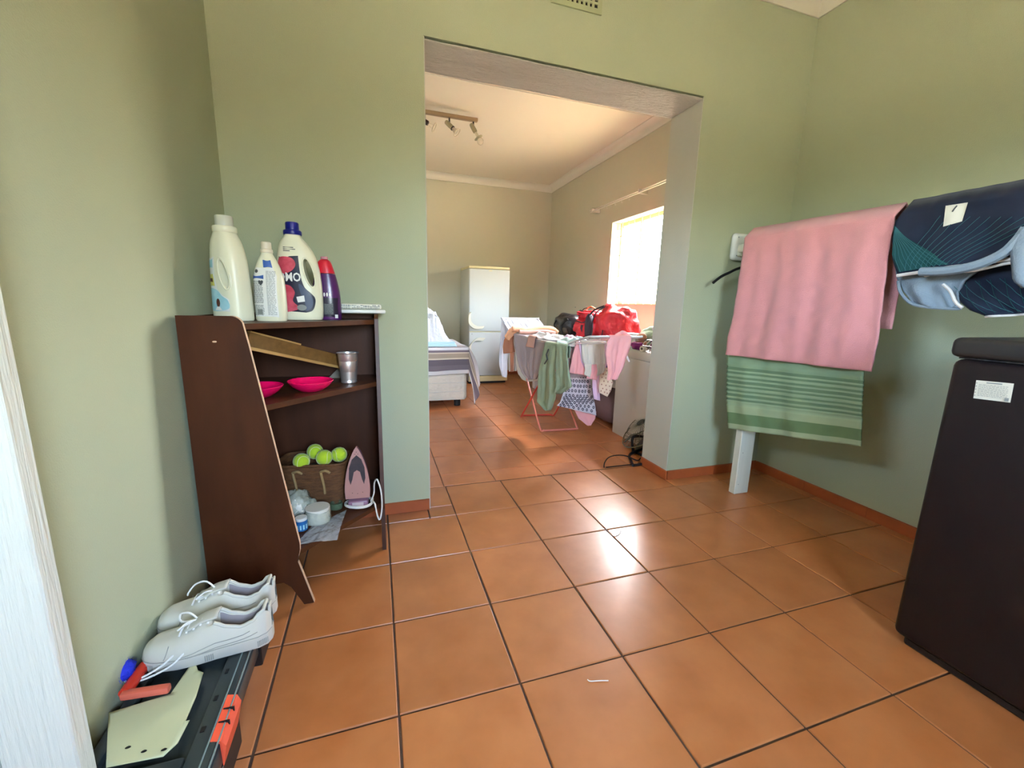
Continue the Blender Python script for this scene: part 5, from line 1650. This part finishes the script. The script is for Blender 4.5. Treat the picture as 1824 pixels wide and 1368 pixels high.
# ---- clothes airer ------------------------------------------------------------
ra = thing('clothes_airer', 'folding clothes airer with white wires and red crossed legs', 'clothes airer', (1.77, 2.4, 0))
RA0, RA1 = 1.600, 1.930
def dz_(y): return .765 + (y - 1.76) * (-.012)
for k in range(9):
    x = RA0 + (RA1 - RA0) * k / 8
    if k in (0, 8):
        MB().tube([(x, 1.76, dz_(1.76)), (x, 3.0, dz_(3.0))], .007, 8).build('side_rail', 'rack_white', ra, world=True)
for k in range(13):
    y = 1.76 + 1.24 * k / 12
    MB().tube([(RA0, y, dz_(y) + .001), (RA1, y, dz_(y) + .001)], .0035 if 0 < k < 12 else .007, 6).build('wire', 'rack_white', ra, world=True)
wn = spline([(RA0, 1.79, .768), (RA0, 1.62, .815), (RA0, 1.47, .850), (RA0 + .025, 1.435, .855), ((RA0 + RA1) / 2, 1.428, .856), (RA1 + .01, 1.425, .855), (RA1 + .045, 1.45, .852), (RA1 + .03, 1.62, .815), (RA1, 1.79, .768)], 6)
MB().tube(wn, .0075, 8).build('wing_frame', 'rack_white', ra, world=True)
for k in range(1, 5):
    t = k / 5
    MB().tube([(RA0, 1.76 - .30 * t, .768 + .082 * t), (RA1 + .02, 1.76 - .30 * t, .768 + .082 * t)], .0035, 6).build('wire', 'rack_white', ra, world=True)
wf = spline([(RA0, 2.98, .75), (RA0 - .03, 3.08, .81), (RA0 - .06, 3.20, .895), (RA0 - .03, 3.22, .90), (RA1 - .02, 3.22, .902), (RA1, 3.20, .895), (RA1, 3.08, .81), (RA1, 2.98, .75)], 6)
MB().tube(wf, .0075, 8).build('wing_frame', 'rack_white', ra, world=True)
for k in range(1, 4):
    t = k / 4
    MB().tube([(RA0 - .04 * t, 2.99 + .20 * t, .755 + .135 * t), (RA1, 2.99 + .20 * t, .755 + .135 * t)], .0035, 6).build('wire', 'rack_white', ra, world=True)
MB().tube(spline([(1.612, 2.98, .742), (1.606, 2.60, .375), (1.602, 2.24, .030), (1.622, 2.195, .009), (1.66, 2.185, .008), (1.89, 2.175, .008), (1.925, 2.185, .009), (1.942, 2.24, .030), (1.925, 2.60, .375), (1.918, 2.98, .742)], 6), .008, 8).build('leg_frame', 'rack_pink', ra, world=True)
MB().tube(spline([(1.626, 1.95, .748), (1.600, 2.33, .345), (1.580, 2.63, .030), (1.600, 2.675, .009), (1.635, 2.685, .008), (1.85, 2.66, .008), (1.885, 2.65, .009), (1.90, 2.60, .030), (1.903, 2.33, .345), (1.905, 1.95, .748)], 6), .008, 8).build('leg_frame', 'rack_red', ra, world=True)

def garment(name, lab, m, rows, cat='clothes', group=None, parts=None, **kw):
    mb = MB(); f = cloth_mb(mb, rows, **kw)
    if parts:
        for r_, k2 in parts: cloth_mb(mb, r_, **k2)
    o = mb.build(name, m, None, solid=.004, angle=0)
    tag(o, lab, cat, group)
    return o, f
# white sheet lying over the raised far wing
garment('white_sheet', 'white sheet spread over the raised far end of the airer', 'cloth_white', [((1.544, 3.235, 0.899), (1.94, 3.235, 0.904)), ((1.535, 3.16, 0.862), (1.944, 3.16, 0.873)), ((1.547, 3.06, 0.812), (1.943, 3.06, 0.826)), ((1.552, 2.98, 0.773), (1.93, 2.98, 0.786))], 'sheet', nu=60, nv=16, amp=.008, k=7, wr=.006, seed=1, keep_top=False)
mb = MB(); cloth_mb(mb, [((1.546, 3.25, 0.898), (1.643, 3.25, 0.778)), ((1.538, 3.25, 0.708), (1.64, 3.25, 0.673)), ((1.526, 3.25, 0.532), (1.62, 3.25, 0.471)), ((1.528, 3.25, 0.413), (1.617, 3.25, 0.303)), ((1.568, 3.25, 0.286), (1.612, 3.25, 0.273))], nu=22, nv=26, amp=.006, k=1.2, wr=.006, seed=2); mb.build('side_fold', 'cloth_white', bpy.data.objects['white_sheet'], world=True, solid=.004, angle=0)
garment('beige_trousers', 'beige cloth strip hanging behind the tan garment', 'cloth_offwhite', [((1.585, 3.12, 0.718), (1.694, 3.12, 0.718)), ((1.591, 3.12, 0.489), (1.688, 3.12, 0.487)), ((1.6, 3.12, 0.36), (1.679, 3.12, 0.364))], nu=14, nv=18, amp=.006, k=1.3, wr=.004, seed=3)
garment('tan_shirt', 'tan baby shirt hanging at the far left of the airer', 'cloth_tan', [((1.536, 3.02, 0.748), (1.606, 3.02, 0.749)), ((1.508, 3.02, 0.693), (1.619, 3.02, 0.693)), ((1.498, 3.02, 0.627), (1.633, 3.02, 0.626)), ((1.505, 3.02, 0.56), (1.64, 3.02, 0.575))], nu=16, nv=16, amp=.006, k=1.1, wr=.006, seed=4, parts=[([((1.576, 3.03, 0.569), (1.617, 3.03, 0.568)), ((1.581, 3.03, 0.472), (1.617, 3.03, 0.472)), ((1.583, 3.03, 0.375), (1.613, 3.03, 0.38))], dict(nu=6, nv=12, amp=.003, k=1, wr=.003, seed=5))])
garment('peach_sleeve', 'peach towelling sleeve folded over the airer corner', 'cloth_peach', [((1.544, 2.96, 0.818), (1.626, 2.96, 0.786)), ((1.517, 2.96, 0.775), (1.598, 2.96, 0.753)), ((1.492, 2.96, 0.737), (1.553, 2.96, 0.715)), ((1.524, 2.96, 0.698), (1.542, 2.96, 0.696))], nu=12, nv=12, amp=.004, k=.8, wr=.004, seed=6)
pr = thing('peach_romper', 'peach towelling romper lying rolled on the airer', 'clothes', (1.75, 2.95, .77))
pp1 = [(1.558, 2.93, 0.809), (1.632, 2.93, 0.804), (1.72, 2.93, 0.794), (1.808, 2.93, 0.805), (1.896, 2.93, 0.817), (1.987, 2.93, 0.806), (2.032, 2.93, 0.773)]
MB().tube(spline([Vector(p) for p in pp1], 5), .026, 12, rr=[.026 + .006 * noise.noise(Vector((i * .5, 0, 0))) for i in range(31)]).build('rolled_leg', 'cloth_peach', pr, world=True)
pp2 = [(1.609, 2.86, 0.787), (1.695, 2.86, 0.782), (1.781, 2.86, 0.788), (1.898, 2.86, 0.788), (1.977, 2.86, 0.772)]
MB().tube(spline([Vector(p) for p in pp2], 5), .020, 12).build('rolled_leg', 'cloth_rose', pr, world=True)
# grey blanket along the left side with pale border
GB = [((1.588, 2.966, 0.753), (1.588, 2.122, 0.75)), ((1.588, 2.905, 0.654), (1.588, 2.138, 0.686)), ((1.588, 2.828, 0.549), (1.588, 2.2, 0.587)), ((1.588, 2.755, 0.473), (1.588, 2.242, 0.511)), ((1.588, 2.638, 0.412), (1.588, 2.287, 0.452)), ((1.588, 2.515, 0.387), (1.588, 2.324, 0.426))]
garment('grey_baby_blanket', 'mauve grey baby blanket hanging along the left side of the airer', 'cloth_grey', GB, 'blanket', nu=50, nv=30, amp=.006, k=4, wr=.005, seed=7, flap=.12, bar=.012)
garment('white_cot_sheet', 'white patterned cot sheet edge showing below the grey blanket', 'cloth_offwhite', [((1.606, 3.037, 0.725), (1.606, 2.187, 0.73)), ((1.606, 2.954, 0.594), (1.606, 2.202, 0.647)), ((1.606, 2.91, 0.489), (1.606, 2.216, 0.552)), ((1.606, 2.85, 0.387), (1.606, 2.233, 0.475)), ((1.606, 2.731, 0.348), (1.606, 2.278, 0.424)), ((1.606, 2.606, 0.352), (1.606, 2.354, 0.4))], 'sheet', nu=40, nv=26, amp=.004, k=3, wr=.004, seed=8)
garment('rose_sock', 'small rose coloured sock hanging over the grey blanket', 'cloth_rose', [((1.572, 2.493, 0.774), (1.572, 2.343, 0.772)), ((1.572, 2.531, 0.721), (1.572, 2.365, 0.727)), ((1.572, 2.571, 0.678), (1.572, 2.374, 0.684))], nu=8, nv=10, amp=.003, k=1, wr=.003, seed=9, flap=.03)
# sage green sleepsuit
garment('green_sleepsuit', 'sage green baby sleepsuit hanging in long folds from the airer', 'cloth_sage', [((1.56, 2.1, 0.752), (1.56, 1.864, 0.763)), ((1.56, 2.17, 0.615), (1.56, 1.882, 0.653)), ((1.56, 2.222, 0.524), (1.56, 1.883, 0.56)), ((1.56, 2.233, 0.372), (1.56, 1.85, 0.448)), ((1.56, 2.234, 0.252), (1.56, 1.86, 0.352)), ((1.56, 2.0, 0.234), (1.56, 1.956, 0.245))], nu=26, nv=36, amp=.012, k=2.0, wr=.006, seed=10, flap=.08,
        parts=[([((1.552, 1.866, 0.766), (1.552, 1.667, 0.767)), ((1.552, 1.864, 0.655), (1.552, 1.648, 0.684)), ((1.552, 1.853, 0.553), (1.552, 1.601, 0.583)), ((1.552, 1.824, 0.474), (1.552, 1.575, 0.506)), ((1.552, 1.837, 0.408), (1.552, 1.748, 0.419))], dict(nu=22, nv=30, amp=.010, k=1.6, wr=.006, seed=11, flap=.08))])
MB()
o = bpy.data.objects['green_sleepsuit']
MB().tube([(1.54, 1.97, 0.718), (1.54, 2.009, 0.671), (1.54, 1.984, 0.64), (1.54, 2.035, 0.598)], .006, 6).build('open_zip', 'lab_ink', o, world=True)
# grey cloth seen between, behind the pink pieces
garment('grey_muslin', 'grey muslin cloth behind the pink tops on the airer', 'cloth_grey', [((1.626, 1.83, 0.741), (1.808, 1.83, 0.748)), ((1.632, 1.83, 0.638), (1.816, 1.83, 0.634)), ((1.638, 1.83, 0.525), (1.805, 1.83, 0.52))], 'cloth', nu=20, nv=20, amp=.006, k=2, wr=.004, seed=12)
# flower print cloth
fo, ff_ = garment('floral_muslin', 'white muslin with small dark flower rings hanging low under the airer', 'cloth_floral_base', [((1.706, 1.95, 0.576), (1.875, 1.95, 0.559)), ((1.688, 1.95, 0.467), (1.902, 1.95, 0.451)), ((1.661, 1.95, 0.358), (1.93, 1.95, 0.332)), ((1.644, 1.95, 0.309), (1.949, 1.95, 0.285)), ((1.617, 1.95, 0.284), (1.971, 1.95, 0.182))], 'cloth', nu=40, nv=40, amp=.006, k=2.0, wr=.004, seed=13)
fl = MB()
for j in range(11):
    for i in range(8):
        u = (i + .5 + (.5 if j % 2 else 0)) / 8.5; v = (j + .6) / 11.5
        if u > .98: continue
        c = ff_(u, v); cx_ = ff_(min(u + .02, 1), v) - c; cx_.normalize()
        up = Vector((0, 0, 1))
        fl.tube([c + Vector((0, -.004, 0)) + cx_ * (.0085 * cos(a)) + up * (.0105 * sin(a)) for a in [2 * pi * q / 7 for q in range(7)]], .0028, 4, closed=True) if False else None
        ring_o = [fl.bm.verts.new(c + Vector((0, -.0042, 0)) + cx_ * (.0105 * cos(a)) + up * (.0125 * sin(a))) for a in [2 * pi * q / 8 for q in range(8)]]
        ring_i = [fl.bm.verts.new(c + Vector((0, -.0042, 0)) + cx_ * (.0048 * cos(a)) + up * (.0055 * sin(a))) for a in [2 * pi * q / 8 for q in range(8)]]
        for q in range(8):
            fl.bm.faces.new((ring_o[q], ring_o[(q + 1) % 8], ring_i[(q + 1) % 8], ring_i[q]))
flo = fl.build('flower_print', 'flower_ink', fo, world=True, smooth=False)
flo['kind'] = 'stuff'
garment('pink_muslin', 'pale pink cloth corner hanging below the flower print muslin', 'cloth_pink', [((1.788, 1.99, 0.238), (1.992, 1.99, 0.203)), ((1.832, 1.99, 0.156), (1.985, 1.99, 0.147)), ((1.918, 1.99, 0.09), (1.948, 1.99, 0.087))], 'cloth', nu=14, nv=12, amp=.004, k=1.2, wr=.004, seed=14)
# tops hanging from the near end bar
garment('pink_shirt', 'pink long sleeved baby shirt hanging left of the white shorts', 'cloth_pink', [((1.654, 1.745, 0.782), (1.72, 1.745, 0.781)), ((1.632, 1.745, 0.702), (1.735, 1.745, 0.684)), ((1.623, 1.745, 0.63), (1.74, 1.745, 0.607)), ((1.613, 1.745, 0.573), (1.735, 1.745, 0.553))], nu=18, nv=20, amp=.006, k=1.3, wr=.004, seed=15, flap=.04)
garment('lilac_vest', 'lilac baby vest hanging directly behind the white shorts', 'cloth_lilac', [((1.669, 1.732, 0.785), (1.885, 1.732, 0.786)), ((1.687, 1.732, 0.711), (1.9, 1.732, 0.708)), ((1.699, 1.732, 0.65), (1.905, 1.732, 0.646)), ((1.729, 1.732, 0.605), (1.898, 1.732, 0.605))], nu=24, nv=16, amp=.005, k=1.5, wr=.004, seed=16, flap=.04)
garment('white_shorts', 'white baby shorts with gathered waist hanging at the airer end', 'cloth_offwhite', [((1.68, 1.712, 0.793), (1.863, 1.712, 0.792)), ((1.69, 1.712, 0.713), (1.87, 1.712, 0.711)), ((1.702, 1.712, 0.653), (1.879, 1.712, 0.65)), ((1.717, 1.712, 0.637), (1.871, 1.712, 0.633))], nu=30, nv=20, amp=.007, k=3.2, wr=.004, seed=17, flap=.05,
        parts=[([((1.71, 1.708, 0.641), (1.768, 1.708, 0.64)), ((1.717, 1.708, 0.593), (1.767, 1.708, 0.591)), ((1.71, 1.708, 0.564), (1.761, 1.708, 0.542))], dict(nu=10, nv=10, amp=.003, k=1, wr=.003, seed=18)), ([((1.809, 1.708, 0.639), (1.877, 1.708, 0.638)), ((1.817, 1.708, 0.59), (1.876, 1.708, 0.589)), ((1.811, 1.708, 0.549), (1.864, 1.708, 0.572))], dict(nu=10, nv=10, amp=.003, k=1, wr=.003, seed=19))])
garment('pink_leggings', 'pink baby leggings showing between the white shorts legs', 'cloth_pink', [((1.756, 1.722, 0.671), (1.828, 1.722, 0.67)), ((1.756, 1.722, 0.589), (1.834, 1.722, 0.587)), ((1.738, 1.722, 0.533), (1.821, 1.722, 0.518))], nu=12, nv=12, amp=.004, k=1.0, wr=.003, seed=20)
garment('lilac_leggings', 'pale lilac legging leg hanging beside the flower print', 'cloth_lilac', [((1.828, 1.8, 0.554), (1.885, 1.8, 0.553)), ((1.836, 1.8, 0.447), (1.898, 1.8, 0.445)), ((1.856, 1.8, 0.356), (1.91, 1.8, 0.34))], nu=10, nv=14, amp=.005, k=.8, wr=.003, seed=21)
go_, gf_ = garment('spotted_bib', 'cream bib with brown spots hanging beside the counter', 'cloth_cream_dot', [((1.86, 1.74, 0.617), (1.917, 1.74, 0.603)), ((1.86, 1.74, 0.559), (1.941, 1.74, 0.54)), ((1.859, 1.74, 0.509), (1.974, 1.74, 0.488)), ((1.858, 1.74, 0.458), (1.959, 1.74, 0.429)), ((1.866, 1.74, 0.416), (1.934, 1.74, 0.383))], 'bib', nu=12, nv=18, amp=.003, k=.8, wr=.003, seed=22)
sp = MB()
for j in range(7):
    for i in range(3):
        c = gf_(.18 + .3 * i + (.12 if j % 2 else 0), .10 + .13 * j) + Vector((0, -.0035, 0))
        r_ = [sp.bm.verts.new(c + Vector((.006 * cos(a), 0, .006 * sin(a)))) for a in [2 * pi * q / 6 for q in range(6)]]
        sp.bm.faces.new(r_)
o = sp.build('spots', 'dot_ink', go_, world=True, smooth=False); o['kind'] = 'stuff'
garment('pink_romper', 'pink baby romper with a hood hanging at the right end of the airer', 'cloth_pink', [((1.725, 1.412, 0.853), (1.878, 1.412, 0.856)), ((1.707, 1.412, 0.817), (1.882, 1.412, 0.813)), ((1.705, 1.412, 0.749), (1.877, 1.412, 0.769)), ((1.715, 1.412, 0.712), (1.853, 1.412, 0.71)), ((1.724, 1.412, 0.658), (1.844, 1.412, 0.666)), ((1.735, 1.412, 0.621), (1.83, 1.412, 0.629)), ((1.722, 1.412, 0.577), (1.805, 1.412, 0.578))], nu=28, nv=34, amp=.008, k=1.8, wr=.006, seed=23, flap=.04)
ph_ = bpy.data.objects['pink_romper']
hp_ = [(1.792, 1.455, 0.86), (1.824, 1.455, 0.875), (1.844, 1.455, 0.882), (1.875, 1.455, 0.867), (1.907, 1.455, 0.849)]
MB().tube(spline([Vector(p) for p in hp_], 5), .012, 10).build('hood_fold', 'cloth_pink', ph_, world=True)
garment('white_cord_loop', 'thin white cotton strap looping beside the pink romper', 'cloth_white', [((1.903, 1.5, 0.732), (1.916, 1.5, 0.732)), ((1.919, 1.5, 0.697), (1.937, 1.5, 0.693)), ((1.934, 1.5, 0.678), (1.943, 1.5, 0.682))], 'strap', nu=6, nv=8, amp=.002, k=1, wr=.002, seed=24)
# rumpled pieces lying on the wires
def lying(name, lab, m, c, r, seed):
    t = thing(name, lab, 'clothes', c)
    def fn(u, v):
        a = 2 * pi * u; k = v
        x = r[0] * k * cos(a); y = r[1] * k * sin(a)
        n_ = noise.noise(Vector((x * 16 + seed, y * 10, 0)))
        return Vector((x * (1 + .2 * noise.noise(Vector((a, seed, 0)))), y, max(.001, .030 * (1 - k ** 2.5) * (1 + n_) + .014 * noise.noise(Vector((x * 34, y * 22, seed))))))
    MB().quadgrid(fn, 48, 12).build('rumpled_cloth', m, t, solid=.003, angle=0)
lying('white_babygro', 'white and lilac print babygro lying rumpled across the middle wires', 'cloth_white', (1.735, 2.42, .7655), (.13, .30, 0), 1)
lying('lilac_babygro', 'lilac babygro lying on the wires towards the counter', 'cloth_lilac', (1.83, 2.20, .7685), (.075, .20, 0), 2)
lying('aqua_babygro', 'pale aqua babygro spread over the near wires', 'cloth_aqua', (1.735, 1.93, .7705), (.135, .16, 0), 3)

# ---- fan behind the right jamb ------------------------------------------------
fc = Vector((2.191, 1.6, 0.158))
tocam = (CAMP - fc).normalized()
rgt = Vector((0, 0, 1)).cross(tocam).normalized()
upv = tocam.cross(rgt).normalized()
perp = (-rgt * sin(radians(42)) + upv * cos(radians(42))).normalized()
nrm = (tocam * .42 + perp * .907).normalized()
fan = thing('floor_fan', 'black floor fan with wire cage tipped up behind the right jamb', 'fan', (fc.x, fc.y, 0))
q = Vector((0, 0, 1)).rotation_difference(nrm).to_matrix()
def fp(r, a, h): return fc + q @ Vector((r * cos(a), r * sin(a), h))
FR = .200
MB().tube([fp(FR, 2 * pi * k / 60, 0) for k in range(60)], .0045, 6, closed=True).build('cage_ring', 'fan_wire', fan, world=True)
MB().tube([fp(FR * .62, 2 * pi * k / 40, .052) for k in range(40)], .0022, 5, closed=True).build('cage_ring', 'fan_wire', fan, world=True)
for side, nm in ((1, 'front_cage'), (-1, 'rear_cage')):
    for k in range(30):
        a = 2 * pi * k / 30
        pts = [fp(FR * f, a + .25 * (1 - f), side * .062 * (1 - f ** 2.2) ** .8 if f < 1 else 0) for f in (.16, .4, .65, .85, .96, 1.0)]
        MB().tube(pts, .0016, 4).build('cage_wire', 'fan_wire', fan, world=True)
MB().lathe([(0, .058), (.030, .058), (.034, .064), (.030, .070), (0, .071)], 20, fc, nrm).build('hub_badge', 'fan_blade', fan, world=True)
MB().lathe([(.045, -.15), (.055, -.14), (.060, -.07), (.040, -.06)], 20, fc, nrm).build('motor_housing', 'black_plastic', fan, world=True)
for k in range(4):
    a0 = 2 * pi * k / 4 + .3
    def bf_(u, v):
        r = .035 + (.155) * v; a = a0 + (u - .5) * (1.15 - .25 * v) + .35 * v
        return fp(r, a, -.022 + .040 * (u - .5))
    MB().quadgrid(bf_, 10, 8).build('blade', 'fan_blade', fan, world=True, solid=.002)
g1 = Vector((1.908, 1.316, 0.01))
g2 = Vector((2.004, 1.5, 0.001))
st = fc - nrm * .10
MB().tube(spline([st, st.lerp(g2, .5) + Vector((.01, 0, -.01)), g2 + Vector((.0, 0, .01)), g2.lerp(g1, .6) + Vector((-.004, 0, 0)), g1], 6), .010, 8).build('stand_tube', 'black_plastic', fan, world=True)
MB().tube(spline([g1, g1 + Vector((.10, .02, 0)), g1 + Vector((.17, .12, 0)), g1 + Vector((.16, .24, 0))], 6), .010, 8).build('stand_tube', 'black_plastic', fan, world=True)
MB().tube(spline([g1 + Vector((.16, .24, 0)), g1 + Vector((.14, .22, .12)), st], 6), .010, 8).build('stand_tube', 'black_plastic', fan, world=True)
k1 = [(1.701, 1.339, 0.006), (1.716, 1.36, 0.031), (1.762, 1.39, 0.051), (1.836, 1.42, 0.049), (1.917, 1.42, 0.038), (1.996, 1.4, 0.005)]
ck = MB().tube(spline([Vector(p) for p in k1] + [Vector((k1[-1][0] + .04, 1.41, .02)), Vector((k1[-1][0] + .10, 1.44, .006))], 6), .004, 7).build('power_cable', 'black_plastic', None)
tag(ck, 'thin black cable arching up beside the fan stand', 'cable')
mt_ = MB().box(1.72, 1.976, 1.341, 1.351, .0008, .006, .001).build('threshold_strip', 'lamp_black', None, smooth=False)
tag(mt_, 'thin dark strip along the tile edge in front of the fan', 'strip')

# ---- ceiling spotlight bar ------------------------------------------------
tl = thing('spotlight_bar', 'bronze ceiling bar with bare spotlight holders in the far room', 'light', (.95, 3.1, ZC))
MB().box(.42, 1.238, 3.075, 3.115, 2.638, 2.668, .006, 2).build('bar', 'track_bronze', tl, world=True)
for x in (.60,):
    MB().box(x - .02, x + .02, 3.08, 3.11, 2.6685, ZC - .0005).build('mount', 'track_bronze', tl, world=True, smooth=False)
def spot(x, mode, ax):
    ax = Vector(ax).normalized()
    MB().tube([(x, 3.095, 2.637), (x, 3.095, 2.588)], .0075, 8).build('stem', 'lamp_black', tl, world=True)
    MB().ell((x, 3.095, 2.580), (.012, .012, .014), 10, 8).build('knuckle', 'lamp_black', tl, world=True)
    c = Vector((x, 3.075, 2.570))
    qh = MB().lathe([(.012, -.050), (.018, -.044), (.020, -.02), (.020, .022), (.017, .030)], 16, c, ax).build('lamp_holder', 'lamp_olive' if mode else 'lamp_black', tl, world=True)
    if mode == 2:
        MB().lathe([(.011, .031), (.013, .06), (.013, .075)], 14, c, ax).build('lamp_neck', 'lamp_ring', tl, world=True)
        MB().lathe([(.010, .076), (.040, .080), (.040, .083), (.010, .084)], 18, c, ax).build('lamp_ring', 'lamp_olive', tl, world=True)
        MB().ell(c + ax * .115, (.030, .030, .030), 16, 12).build('bulb', 'bulb_glass', tl, world=True)
    else:
        u = ax.orthogonal().normalized(); v = ax.cross(u)
        cc_ = c + ax * .088
        MB().tube([cc_ + (u * cos(2 * pi * k / 28) + v * sin(2 * pi * k / 28)) * .037 for k in range(28)], .005, 7, closed=True).build('lamp_ring', 'lamp_ring', tl, world=True)
        if mode == 1:
            MB().lathe([(.013, .031), (.014, .045), (.026, .080), (.024, .083)], 18, c, ax).build('bulb', 'bulb_glass', tl, world=True)
            MB().lathe([(.021, .0305), (.021, .038)], 16, c, ax).build('holder_ring', 'lamp_black', tl, world=True)
        for s_ in (-1, 1):
            MB().tube([c + u * .014 * s_ + ax * .03, cc_ + u * .035 * s_], .0012, 5).build('wire_arm', 'lamp_ring', tl, world=True)
spot(.545, 0, (.8, -.2, -.55))
spot(.772, 0, (.8, -.2, -.45))
spot(.985, 1, (.62, -.30, -.62))
spot(1.200, 2, (.42, -.12, -.72))
# marks
for nm, lab_, p, r_, m_ in (('wall_mark', 'small dark scuff on the far room window wall', (2.7988, 4.10, 1.025), (.0006, .020, .006), 'lab_grey'),):
    o = MB().ell(p, r_, 12, 6).build(nm, m_, None); tag(o, lab_, 'mark')
